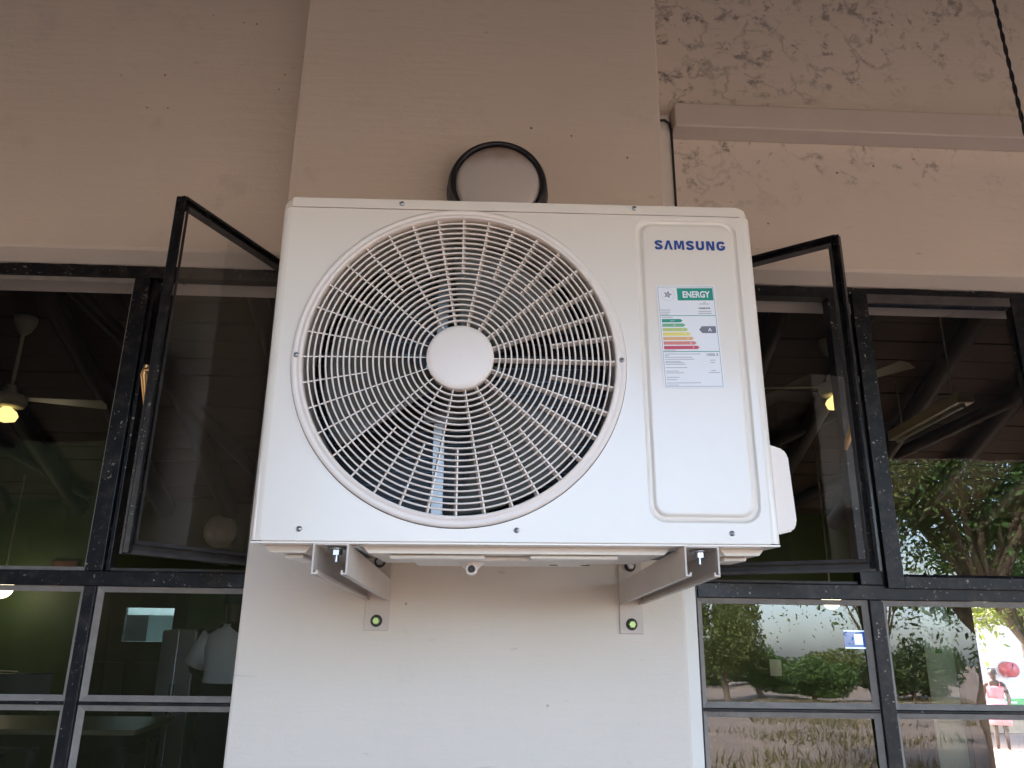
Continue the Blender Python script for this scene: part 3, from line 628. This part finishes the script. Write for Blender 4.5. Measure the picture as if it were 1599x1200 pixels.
# ------------------------------------------------------------------ brackets
def bracket(xc, lab):
    b = empty('wall_bracket', (xc, 0, 1.60), label=lab, cat='bracket', group='pair of steel wall brackets')
    hw, hh, t, lp = .0262, .0225, .0026, .009
    # lipped channel, open downwards, rising slightly from wall to front
    sec = [(-hw+lp, -hh+.006), (-hw+lp-t, -hh+.006), (-hw+lp-t, -hh+t), (-hw+t, -hh+t), (-hw+t, hh-t), (hw-t, hh-t), (hw-t, -hh+t), (hw-lp+t, -hh+t), (hw-lp+t, -hh+.006), (hw-lp, -hh+.006), (hw-lp, -hh), (hw, -hh), (hw, hh), (-hw, hh), (-hw, -hh), (-hw+lp, -hh)]
    zf = .0395 if xc < 0 else .0450
    m = MB(); n = len(sec)
    f = lambda p, y, z: (p[0], y, p[1]+z)
    vs = [f(p, -.006, .012) for p in sec]+[f(p, -.574, zf) for p in sec]
    m.add(vs, [(i, (i+1) % n, n+(i+1) % n, n+i) for i in range(n)]+[tuple(range(n)), tuple(range(n, 2*n))])
    m.build('channel', 'bracket_paint', b)
    MB().box(-.0258, .0258, -.0055, -.0003, -.072, .092, .0012).build('wall_plate', 'bracket_paint', b)
    for z in (-.052, .072):
        MB().lathe([(.0005, -.0075), (.0118, -.0075), (.0128, -.0058)], 20, 'y', (0, 0, z)).build('washer', 'gasket', b)
        MB().lathe([(.0005, -.0155), (.0068, -.0155), (.0080, -.0140), (.0080, -.0076)], 6, 'y', (0, 0, z), smooth=False).build('bolt', 'green_nut' if z < 0 else 'zinc', b)
    for y in (-.545, -.31):
        z = zf+(.012-zf)*(y+.574)/.568+hh-t-.0005
        MB().lathe([(.0005, -.003), (.014, -.003), (.014, 0), (.0005, 0)], 20, 'z', (.004, y, z)).build('washer', 'zinc', b)
        MB().lathe([(.0005, -.011), (.0085, -.011), (.0085, -.0032), (.0005, -.0032)], 6, 'z', (.004, y, z), smooth=False).build('nut', 'zinc', b)
        MB().tube([(.004, y, z-.0112), (.004, y, z-.021)], .0038, 10).build('bolt', 'screw', b)
    return b
bracket(-.2784, 'cream steel channel bracket under the grille end of the unit'); bracket(.2755, 'cream steel channel bracket under the labelled end of the unit')

# ------------------------------------------------------------------ bulkhead lamp on the pillar
lp = empty('bulkhead_lamp', (-.038, -.0015, 2.597), label='round black bulkhead lamp with dusty white diffuser on the pillar', cat='lamp')
MB().lathe([(.0005, 0), (.128, 0), (.130, -.010), (.124, -.05), (.119, -.062), (.116, -.066), (.108, -.066), (.106, -.058), (.106, -.02)], 72, 'y').build('body', 'lamp_black', lp)
MB().lathe([(.0005, -.083), (.03, -.0822), (.06, -.0785), (.085, -.0720), (.100, -.0640), (.1055, -.056)], 72, 'y').build('diffuser', 'diffuser', lp)

# ------------------------------------------------------------------ hanging cable, right
hc = MB()
for ph in (0, math.pi):
    hc.tube([(1.146+.0022*math.cos(i*.9+ph)+.004*math.sin(i*.05), -.30+.0022*math.sin(i*.9+ph), 2.2+i*.0105) for i in range(108)], .0024, 6)
tag(hc.build('hanging_cable', 'rubber'), 'black twisted cable hanging down in front of the stained wall', 'cable')

# ------------------------------------------------------------------ things in the room
def ceiling_fan(x, y, zc, zm, rot, lab):
    f = empty('ceiling_fan', (x, y, zc), label=lab, cat='ceiling fan', group='ceiling fans in the room')
    d = zm-zc
    MB().lathe([(.0005, .0), (.085, 0), (.080, -.05), (.05, -.12), (.02, -.15)], 24, 'z').build('ceiling_cup', 'fan_metal', f)
    MB().tube([(0, 0, -.14), (0, 0, d+.10)], .014, 10).build('down_rod', 'fan_metal', f)
    MB().lathe([(.014, d+.14), (.05, d+.13), (.06, d+.07), (.12, d+.05), (.13, d), (.11, d-.04), (.0005, d-.05)], 28, 'z').build('motor', 'fan_metal', f)
    bl = None
    for k in range(3):
        if bl is None:
            bl = MB().add([(.11, -.03, .012), (.11, .03, .0), (.68, .085, -.014), (.70, 0, 0), (.68, -.065, .014), (.11, -.03, .018), (.11, .03, .006), (.68, .085, -.008), (.70, 0, .006), (.68, -.065, .020)],
                [(0, 1, 2, 3, 4), (9, 8, 7, 6, 5), (0, 5, 6, 1), (1, 6, 7, 2), (2, 7, 8, 3), (3, 8, 9, 4), (4, 9, 5, 0)]).build('blade', 'fan_metal', f); o = bl
        else: o = inst(bl, 'blade', parent=f)
        o.location = (0, 0, d+.02); o.rotation_euler = (0, 0, rot+R(120)*k)
    MB().lathe([(.03, d-.05), (.07, d-.08), (.085, d-.11), (.07, d-.15), (.0005, d-.17)], 20, 'z').build('light_bowl', 'bulb_warm', f)
ceiling_fan(-3.76, 4.1, 3.80, 3.10, R(10), 'cream ceiling fan on a rod, seen through the leftmost pane')
ceiling_fan(2.80, 4.1, 3.80, 3.36, R(172), 'cream ceiling fan seen through the window right of the unit')
bt = tag(MB().box(-.62, .62, -.06, .06, -.04, .04, .006).build('batten_light', 'cream_box'), 'long cream fluorescent batten fitting, unlit, under the dark ceiling', 'light fitting')
bt.location = (3.44, 3.95, 3.1); bt.rotation_euler = (0, 0, R(83.4))
for x in (-.45, .45): MB().tube([(x, 0, .04), (x, 0, .75)], .006, 6).build('hanger', 'fan_metal', bt)
MB().tube([(-.58, 0, -.055), (.58, 0, -.055)], .014, 10).build('tube', 'globe_unlit', bt)
def globe(loc, r, m, nm, lab, lit, grp):
    o = empty(nm, loc, label=lab, cat='lamp', group=grp)
    MB().lathe([(.0005, -r)]+[(r*math.sin(a), -r*math.cos(a)) for a in np.linspace(.15, 2.8, 16)], 28, 'z').build('globe', m, o)
    MB().lathe([(r*.4, r*.93), (r*.45, r*1.15), (.0005, r*1.15)], 20, 'z').build('fitting', 'fan_metal', o)
    MB().tube([(0, 0, r*1.1), (0, 0, 4.2-(max(loc[1], 3.3)-3.3)*sl_-loc[2] if loc[1] > 3.3 else 1)], .008, 6).build('stem', 'fan_metal', o)
    if lit:
        l_ = bpy.data.lights.new('lamp_light', 'POINT'); l_.energy = lit; l_.color = (1, .85, .6); l_.shadow_soft_size = r*1.05
        lo_ = bpy.data.objects.new('lamp_light', l_); C.objects.link(lo_); lo_.parent = o; lo_.location = (0, 0, -r*1.3)
globe((-4.77, 6.2, 1.755), .10, 'globe_lit', 'pendant_lamp', 'lit round pendant lamp at the left edge of the picture', .12, 'lit pendant lamps')
globe((3.22, 5.5, 1.745), .085, 'globe_lit', 'pendant_lamp', 'lit round pendant lamp under the transom of the right window', .35, 'lit pendant lamps')
gl = empty('wall_lamp', (-2.85, FW-.004, 2.38), label='round unlit white globe lamp on the green wall', cat='lamp')
MB().lathe([(.0005, -.12), (.08, -.105), (.14, -.06), (.165, 0)], 32, 'y').build('globe', 'globe_unlit', gl); MB().lathe([(.0005, -.004), (.175, -.004), (.175, 0)], 32, 'y').build('back_plate', 'fan_metal', gl)
# kitchen door
kd = empty('kitchen_entrance', (-3.62, FW+.05, 0), label='dark wooden door with a small square window into the kitchen', cat='door')
dm = MB()
for a in ((-.53, -.115, .01, 1.845), (.380, .53, .01, 1.845), (-.1148, .3798, .01, 1.252), (-.1148, .3798, 1.585, 1.845)): dm.box(a[0], a[1], 0, .05, a[2], a[3])
dm.build('leaf', 'dark_wood', kd)
for x in (-.44, .03): MB().box(x, x+.40, -.012, -.001, .2, 1.05, .004).build('panel', 'dark_wood', kd)
MB().box(-.112, .377, .02, .024, 1.255, 1.582).build('pane', 'glass', kd); MB().lathe([(.0005, -.05), (.025, -.045), (.025, -.002)], 16, 'y', (.46, 0, 1.0)).build('knob', 'brass', kd)
# kitchen behind it
struct(MB().box(-5.2, -2.2, 9.6, 9.7, .01, 2.4).box(-5.3, -5.2, 6.79, 9.6, .01, 2.4).box(-2.2, -2.1, 6.79, 9.6, .01, 2.4).box(-5.3, -2.1, 6.79, 9.7, 2.4, 2.46).box(-5.3, -2.1, 7.05, 9.7, -.3, 0.0).build('kitchen_wall', 'kitchen_white'))
kt = tag(MB().box(-4.9, -2.5, 8.4, 8.5, 2.33, 2.395).build('kitchen_tube_light', 'tube_light'), 'bright fluorescent tube in the kitchen behind the door', 'light fitting')
kc = empty('kitchen_cupboard', (-4.55, 9.3, 0), label='white kitchen cupboard with dark opening seen in the door window', cat='cupboard')
MB().box(-.45, .45, -.3, .29, .01, 1.1).box(-.45, .45, -.3, .29, 1.5, 2.1).build('carcass', 'kitchen_white', kc); MB().box(-.2, .1, -.32, -.302, 1.1, 1.5).build('dark_opening', 'dark_frame', kc)
tag(MB().box(-3.45, -3.2, 9.0, 9.5, .01, 1.9, .01).build('kitchen_fridge', 'steel'), 'tall pale steel fridge inside the kitchen', 'fridge')
# steel cabinet
sb = empty('steel_cabinet', (-2.73, 5.5, 0), label='narrow stainless steel double-door cabinet beside the kitchen door', cat='cabinet')
MB().box(-.15, .15, .012, .35, .01, 1.40, .004).build('carcass', 'steel', sb)
for x in (-.148, .003): MB().box(x, x+.145, 0, .0105, .02, 1.39, .004).build('door', 'steel', sb)
for x in (-.02, .012): MB().box(x, x+.008, -.018, -.0005, .7, .95, .002).build('handle', 'screw_slot', sb)
# tables and chairs
def table(x, y, lab):
    t = empty('dining_table', (x, y, 0), label=lab, cat='table')
    MB().box(-.9, .9, -.36, .36, .745, .78, .005).build('table_top', 'table_top', t); MB().box(-.82, .82, -.29, .29, .66, .7445).build('apron', 'dark_wood', t)
    for sx in (-1, 1):
        for sy in (-1, 1): MB().box(sx*.80-.03, sx*.80+.03, sy*.27-.03, sy*.27+.03, .005, .659, .004).build('leg', 'dark_wood', t)
table(-3.28, 4.35, 'brown wooden dining table at the bottom left')
def chair(x, y, rz, lab):
    c = empty('dining_chair', (x, y, 0), (0, 0, rz), label=lab, cat='chair', group='dark dining chairs')
    MB().box(-.22, .22, -.22, .22, .44, .47, .006).build('seat', 'dark_wood', c)
    MB().box(-.21, .21, .185, .215, .78, 1.02, .01).build('backrest', 'dark_wood', c)
    for sx in (-1, 1):
        MB().box(sx*.19-.02, sx*.19+.02, -.2, -.16, .005, .439).build('leg', 'dark_wood', c); MB().box(sx*.19-.02, sx*.19+.02, .175, .215, .005, .439).build('leg', 'dark_wood', c)
        MB().box(sx*.17-.02, sx*.17+.02, .19, .21, .471, .80).build('back_post', 'dark_wood', c)
chair(-3.95, 5.35, R(20), 'dark wooden chair against the green wall behind the table'); chair(-4.45, 5.6, R(-15), 'dark wooden chair left of the other one by the green wall')
pc = empty('picture', (-4.40, FW-.012, 1.99), label='small brown framed picture on the green wall', cat='picture')
MB().box(-.14, .14, -.01, .01, -.07, .07, .003).build('frame', 'dark_wood', pc); MB().box(-.115, .115, -.0135, -.0105, -.05, .05).build('print', 'sign_red', pc)
# monitor, notice, pale door leaf with wreath
mo = empty('monitor', (3.92, FW-.03, 1.37), label='small blue lit screen on the wall behind the right window', cat='monitor')
MB().box(-.125, .125, 0, .028, -.10, .10, .004).build('casing', 'dark_frame', mo); MB().box(-.118, .118, -.003, -.0005, -.092, .092).build('screen', 'screen', mo)
MB().box(-.01, .075, -.006, -.0035, -.05, .055).build('window_block', 'screen_white', mo); MB().box(-.118, .118, -.0058, -.0034, -.0918, -.078).build('task_bar', 'screen_white', mo); MB().box(-.118, .118, -.0058, -.0034, .080, .0918).build('title_bar', 'screen_white', mo)
tag(MB().box(2.99, 3.11, FW-.006, FW-.001, 1.0, 1.16).build('notice', 'paper'), 'pale paper notice pinned on the far wall', 'notice')
pd = empty('doorway_frame', (0, FW-.02, 0), label='dark door frame round a pale narrow door panel in the far wall', cat='door')
for x0, x1 in ((4.48, 4.66), (5.03, 5.24)): MB().box(x0, x1, 0, .22, .01, 1.97, .004).build('frame_post', 'dark_frame', pd)
MB().box(4.661, 5.029, .10, .14, .012, 1.97, .004).build('door_panel', 'pale_door', pd); MB().box(5.2405, 6.47, 0, .2, 1.975, 2.05, .004).build('lintel', 'dark_frame', pd)
wt = tag(MB().lathe([(.0005, -.03), (.05, -.025), (.07, 0), (.05, .01)], 20, 'y').build('wreath', 'wreath'), 'small oval dark wreath with green ribbon on the pale door panel', 'wreath')
wt.location = (4.84, FW+.067, 1.42); wt.scale = (.8, 1, 1.5); MB().box(-.03, .05, -.03, -.01, -.12, -.08).build('ribbon', 'bright_green', wt)

# ------------------------------------------------------------------ people
def skin_mesh(name, verts, edges, m, parent, root=0, sub=2):
    me = bpy.data.meshes.new(name); me.from_pydata([v[:3] for v in verts], edges, [])
    o = bpy.data.objects.new(name, me); C.objects.link(o); o.parent = parent
    o.modifiers.new('skin', 'SKIN'); s_ = o.modifiers.new('sub', 'SUBSURF'); s_.levels = s_.render_levels = sub
    for i, v in enumerate(verts):
        r = v[3]; me.skin_vertices[0].data[i].radius = r if hasattr(r, '__len__') else (r, r); me.skin_vertices[0].data[i].use_root = (i == root)
    me.materials.append(M[m]); o.modifiers['skin'].use_smooth_shade = True
    return o
def hand(verts, edges, wrist, d, side):
    # palm and five fingers rooted in it
    i0 = len(verts); wv = Vector(verts[wrist][:3]); d = Vector(d).normalized(); s = d.cross(Vector((0, 1, 0))).normalized() if abs(d.y) < .9 else Vector((1, 0, 0)); p = wv+d*.05
    verts.append((*p, (.028, .018))); edges.append((wrist, i0))
    for k, (off, ln) in enumerate(((-.025, .06), (-.009, .075), (.008, .07), (.023, .055))):
        a = p+s*off+d*.045; b = a+d*ln*.55+Vector((0, -.012, 0)); c = b+d*ln*.4+Vector((0, -.02, 0)); n0 = len(verts)
        verts += [(*a, .009), (*b, .008), (*c, .007)]; edges += [(i0, n0), (n0, n0+1), (n0+1, n0+2)]
    n0 = len(verts); a = p-s*.035*side; b = a-s*.02*side+d*.03; verts += [(*a, .010), (*b, .008)]; edges += [(i0, n0), (n0, n0+1)]
def person(loc, rz, lab, h=1.68, arm='side', dress=None):
    p = empty('person', loc, (0, 0, rz), lab, 'person'); k = h/1.68
    V = [(0, 0, .95, (.15, .11)), (0, .005, 1.10, (.135, .10)), (0, .01, 1.28, (.165, .115)), (0, .01, 1.38, (.12, .09)), (0, .005, 1.45, (.055, .055)), (0, -.015, 1.53, (.068, .078)), (0, -.01, 1.60, (.078, .092)), (0, 0, 1.66, (.055, .065))]
    E_ = [(i, i+1) for i in range(7)]
    for s_ in (-1, 1):
        i = len(V); V += [(s_*.09, 0, .86, (.088, .092)), (s_*.10, -.01, .50, (.058, .06)), (s_*.10, .03, .30, (.055, .055)), (s_*.10, .03, .09, (.036, .038)), (s_*.105, -.02, .035, (.036, .032)), (s_*.11, -.13, .03, (.034, .024))]
        E_ += [(0, i)]+[(i+j, i+j+1) for j in range(5)]
        i = len(V); V += [(s_*.18, .01, 1.36, (.062, .062))]
        if arm == 'work': V += [(s_*.27, .04, 1.12, (.046, .046)), (s_*.20, -.18, 1.05, (.034, .034))]; dd = (-.3*s_, -1, 0)
        else: V += [(s_*.25, .03, 1.08, (.045, .045)), (s_*.23, -.05, .86, (.032, .032))]; dd = (-.1*s_, -.2, -1)
        E_ += [(3, i), (i, i+1), (i+1, i+2)]; hand(V, E_, i+2, dd, s_)
    body = skin_mesh('body', V, E_, 'skin', p); p.scale = (k, k, k)
    # head details
    for s_ in (-1, 1):
        MB().lathe([(.0005, -.006), (.009, -.004), (.012, .004)], 12, 'y', (s_*.03, -.092, 1.585)).build('eye', 'sticker_white', p)
        MB().lathe([(.0005, -.012), (.022, 0), (.0005, .012)], 12, 'x', (s_*.082, .0, 1.575)).build('ear', 'skin', p)
    MB().add([(0, -.118, 1.555), (-.017, -.088, 1.548), (.017, -.088, 1.548), (0, -.088, 1.60)], [(0, 1, 3), (0, 3, 2), (0, 2, 1), (1, 2, 3)]).build('nose', 'skin', p)
    MB().box(-.022, .022, -.094, -.085, 1.520, 1.530, .003).build('mouth', 'sign_red', p)
    hr = MB(); vs = []; n = 24
    for a in np.linspace(0, 1.75, 9):
        for j in range(n):
            q = 2*math.pi*j/n; rr = math.sin(a); back = 1 if math.sin(q) > -.35 else max(0, 1-(a-.9)*1.2) if a > .9 else 1
            vs.append((.092*rr*math.cos(q), .012+.105*rr*math.sin(q)*(1 if back > .3 else .9), 1.605+.095*math.cos(a*back if back < 1 else a)))
    hr.add(vs, [(i*n+j, i*n+(j+1) % n, (i+1)*n+(j+1) % n, (i+1)*n+j) for i in range(8) for j in range(n)], True); hr.build('hair', 'hair', p)
    return p, body
def cloth(name, rings, m, parent, n=28):
    # rings: (z, rx, ry, cx, cy)
    vs = []; fs = []
    for i, (z, rx, ry, cx, cy) in enumerate(rings):
        for j in range(n):
            a = 2*math.pi*j/n; wv = 1+.03*math.sin(a*7+i*.6)
            vs.append((cx+rx*math.cos(a)*wv, cy+ry*math.sin(a)*wv, z))
    for i in range(len(rings)-1): fs += [(i*n+j, i*n+(j+1) % n, (i+1)*n+(j+1) % n, (i+1)*n+j) for j in range(n)]
    o = MB().add(vs, fs, True).build(name, m, parent); o.modifiers.new('t', 'SOLIDIFY').thickness = .006; return o
def sleeve(parent, a, b, ra, rb, m):
    a, b = Vector(a), Vector(b); o = MB().tube([a, a.lerp(b, .5), b], [ra, (ra+rb)/2*1.03, rb], 16, cap=False).build('sleeve', m, parent); o.modifiers.new('t', 'SOLIDIFY').thickness = .006; return o
pw, _ = person((-1.93, 4.4, .006), R(165), 'person in white short-sleeved shirt and dark apron working inside, half hidden by the pillar', 1.70, 'work')
cloth('shirt', [(.99, .185, .145, 0, 0), (1.10, .175, .135, 0, .005), (1.28, .195, .15, 0, .01), (1.37, .175, .125, 0, .01), (1.425, .10, .085, 0, .008), (1.45, .072, .070, 0, .006)], 'white_shirt', pw)
for s_ in (-1, 1): sleeve(pw, (s_*.15, .01, 1.375), (s_*.262, .035, 1.15), .080, .075, 'white_shirt')
cloth('apron', [(.38, .20, .17, 0, 0), (.7, .195, .165, 0, 0), (.95, .192, .155, 0, 0), (1.04, .186, .148, 0, 0)], 'black_cloth', pw)
cloth('trousers', [(.08, .17, .10, 0, .01), (.3, .175, .11, 0, .01), (.6, .18, .125, 0, 0)], 'speckled', pw)
pg_ = (11.55, 16.1); pp, _ = person((*pg_, ground_z(*pg_)), R(150), 'person in a pink dress standing outside beyond the far doorway', 1.66)
cloth('dress_top', [(1.06, .165, .125, 0, 0), (1.15, .16, .125, 0, .005), (1.28, .19, .14, 0, .01), (1.33, .165, .125, 0, .01)], 'pink', pp)
for s_ in (-1, 1): MB().tube([(s_*.10, -.11, 1.33), (s_*.11, -.06, 1.42), (s_*.11, .05, 1.43), (s_*.10, .125, 1.33)], .009, 8).build('strap', 'pink', pp)
cloth('skirt', [(.52, .24, .19, 0, 0), (.7, .24, .19, 0, 0), (.9, .225, .18, 0, 0), (1.0, .19, .15, 0, 0), (1.07, .17, .13, 0, 0)], 'pink_pale', pp)

# ------------------------------------------------------------------ beyond the far doorway
gz = ground_z(12.5, 19)
ob = empty('outbuilding', (13.6, 19.5, gz), label='bright white outbuilding wall behind the person in pink', cat='building')
MB().box(-4, 4, 0, 3, 0, 3.0).build('wall', 'white_wall', ob); MB().box(-4.3, 4.3, -.4, 3.4, 3.005, 3.12).build('roof', 'roof_under', ob); MB().box(-4.02, 4.02, -.25, -.003, 0, .45).build('plinth', 'tan_stone', ob)
hrl = empty('hose_reel', (14.15, 19.28, gz+1.55), label='round pinkish red hose reel on the white outbuilding wall', cat='hose reel')
MB().lathe([(.0005, -.10), (.17, -.10), (.19, -.07), (.19, .0), (.2, .05), (.2, .2)], 36, 'y').build('drum', 'reel_red', hrl); MB().box(-.012, .012, -.112, -.1005, .02, .15).build('slot', 'dark_frame', hrl)
gs = empty('green_sign', (14.2, 19.49, gz+.72), label='small green sign low on the white outbuilding wall', cat='sign')
MB().box(-.35, .35, -.012, 0, -.1, .1).build('board', 'bright_green', gs); MB().prism([(-.2, 0), (-.08, .06), (-.08, .02), (.1, .02), (.1, -.02), (-.08, -.02), (-.08, -.06)], -.016, -.0125, 'xz').build('arrow', 'sticker_white', gs)

# ------------------------------------------------------------------ trees
def tree(x, y, h, cr, cz, n, leaf, m, lab, grp='trees round the building', droop=0, lobes=14, flat_=.75, trunk=.14):
    z0 = ground_z(x, y); t = empty('tree', (x, y, z0), label=lab, cat='tree', group=grp); rr = np.random.default_rng(int(abs(x*131+y*17))+3)
    tk_ = MB(); fork = h*.38
    tk_.tube([(0, 0, -.1), (rr.normal(0, .08), rr.normal(0, .08), fork*.5), (0.05, 0, fork)], [trunk*1.3, trunk, trunk*.85], 9)
    L = []
    for i in range(lobes):
        a = 2.399*i+rr.uniform(-.4, .4); q = math.sqrt((i+.5)/lobes); up = rr.uniform(-.55, 1)*(1-q*.4)
        c = np.array([cr*q*.8*math.cos(a), cr*q*.8*math.sin(a), cz-z0+cr*flat_*up*.75]); L.append((c, cr*rr.uniform(.28, .46)))
        mid = c*.5+np.array([0, 0, fork*.45+.1*h]); tk_.tube([(0.05, 0, fork*.9), tuple(mid), tuple(c)], [trunk*.5, trunk*.28, trunk*.08], 6, cap=False)
    tk_.build('trunk', 'bark', t)
    w_ = np.array([l[1]**2 for l in L]); w_ /= w_.sum(); idx = rr.choice(len(L), n, p=w_)
    c = np.array([L[i][0] for i in idx]); rad = np.array([L[i][1] for i in idx])
    d = rr.normal(size=(n, 3)); d /= np.linalg.norm(d, axis=1)[:, None]; p = c+d*(rad*rr.uniform(.25, 1.05, n)**.6)[:, None]*np.array([1, 1, flat_])
    if droop:
        dn_ = rr.random(n) < .35; p[dn_, 2] -= rr.uniform(0, droop, dn_.sum())*np.abs(np.sin(np.floor(p[dn_, 0]*5)*12.9+np.floor(p[dn_, 1]*5)*78.2))
    p[:, 2] = np.maximum(p[:, 2], .25)
    e1 = rr.normal(size=(n, 3)); e1 /= np.linalg.norm(e1, axis=1)[:, None]; e2 = np.cross(e1, rr.normal(size=(n, 3))); e2 /= np.linalg.norm(e2, axis=1)[:, None]
    s_ = leaf*rr.uniform(.6, 1.4, n)[:, None]
    vs = np.concatenate([p+e1*s_, p+e2*s_*.42, p-e1*s_, p-e2*s_*.42], 1).reshape(-1, 3)
    me = bpy.data.meshes.new('crown'); me.vertices.add(4*n); me.loops.add(4*n); me.polygons.add(n)
    me.vertices.foreach_set('co', vs.ravel()); me.loops.foreach_set('vertex_index', np.arange(4*n, dtype=np.int32)); me.polygons.foreach_set('loop_start', np.arange(0, 4*n, 4, dtype=np.int32))
    me.update(calc_edges=True); me.materials.append(M[m]); o = bpy.data.objects.new('crown', me); C.objects.link(o); o.parent = t
    return t
# reflected in the right window (in front of the building, behind the camera)
tree(8.2, -10.5, 6.0, 2.9, 4.1, 24000, .06, 'leaf_green', 'dense leafy tree mirrored in the upper right pane', droop=1.6, lobes=22)
tree(6.3, -10.5, 5.8, 2.1, 3.9, 15000, .032, 'leaf_olive', 'open tree with drooping branches mirrored in the right window', droop=2.4, flat_=.6, trunk=.05)
tree(13.6, -42, 6.2, 2.3, 2.7, 14000, .11, 'leaf_olive', 'rounded olive tree mirrored beside the pillar', flat_=1.25, lobes=22)
tree(16.6, -45, 3.4, 1.9, 1.0, 9000, .10, 'leaf_green', 'lower green bushy tree mirrored right of the olive one', flat_=.95)
tree(20.5, -47, 2.6, 2.6, .35, 9000, .11, 'leaf_green', 'wide bush mirrored in the middle right pane', flat_=.6)
tree(25, -44, 4, 3.0, .9, 11000, .12, 'leaf_dark', 'far dark tree mirrored at the right', flat_=.8)
tree(13, -15, 4.6, 2.6, 2.2, 18000, .07, 'leaf_green', 'green tree mirrored at the right edge', flat_=.9)
tree(18, -70, 3.4, 4.2, .4, 9000, .17, 'leaf_olive', 'distant bush mirrored low beside the pillar', flat_=.5)
tree(27, -75, 3.4, 4.6, .3, 9000, .18, 'leaf_dark', 'distant dark bush mirrored low in the middle pane', flat_=.5)
tree(36, -78, 3.6, 5, .4, 9000, .18, 'leaf_olive', 'distant olive bush mirrored low at the right', flat_=.5)
# near-black shed added off camera: darkens left-pane reflections, blocks sky on the left
mat('blocker_black', (.006, .008, .005), .9, spec=0, var=.4, vscale=4, bump=.4)  # near-black so the added blocker mirrors as plain darkness
sh = empty('dark_blocker', (-7.6, -5.2, -.6), label='unseen near-black shed shape added to keep the left window reflections dark', cat='light blocker')
MB().box(-5.6, 5.6, -3.2, -.03, 0, 5.2).build('wall', 'blocker_black', sh)
MB().prism([(-3.6, 5.205), (.5, 5.205), (-1.6, 6.4)], -5.9, 5.9, 'yz').build('roof', 'blocker_black', sh)
bd0 = MB().box(-.1395, .1395, -.0295, 0, .01, 5.18, .004).build('blocker_board', 'blocker_black', sh); bd0.location.x = -5.45
for i in range(1, 40): inst(bd0, 'blocker_board', (-5.45+.28*i, 0, 0), parent=sh)
# beyond the far doorway
tree(10.9, 13.9, 6.0, 2.2, 2.7, 12000, .07, 'leaf_lime', 'sunlit lime green tree beyond the far doorway', flat_=.9, droop=.8)
tree(13.4, 17.4, 6.5, 2.0, 3.3, 7000, .09, 'leaf_olive', 'tree hanging over the white outbuilding', flat_=.8, droop=1.0)


# ------------------------------------------------------------------ dry grass and leaf litter in the yard
gn = 42000; gx = rng.uniform(2, 26, gn); gy = -rng.uniform(7, 46, gn)
keep = (np.sin(gx*.9+gy*.35)+np.sin(gx*.37-gy*.8+1)+rng.normal(0, .5, gn)) > .35; gx, gy = gx[keep], gy[keep]; gn = len(gx)
gzv = np.array([ground_z(a, b_) for a, b_ in zip(gx, gy)]); an = rng.uniform(0, 6.283, gn); hh_ = rng.uniform(.06, .26, gn); wd_ = rng.uniform(.012, .03, gn); le = rng.uniform(-.12, .12, (gn, 2))
P0 = np.stack([gx+np.cos(an)*wd_, gy+np.sin(an)*wd_, gzv-.01], 1); P1 = np.stack([gx-np.cos(an)*wd_, gy-np.sin(an)*wd_, gzv-.01], 1); P2 = np.stack([gx+le[:, 0], gy+le[:, 1], gzv+hh_], 1)
me = bpy.data.meshes.new('dry_grass'); me.from_pydata(np.stack([P0, P1, P2], 1).reshape(-1, 3).tolist(), [], np.arange(3*gn).reshape(-1, 3).tolist())
leafmat('dry_blade', (.10, .085, .040)); me.materials.append(M['dry_blade']); o = bpy.data.objects.new('dry_grass', me); C.objects.link(o)
tag(o, 'dry yellowish grass tufts on the yard mirrored in the right window', 'grass', kind='stuff')
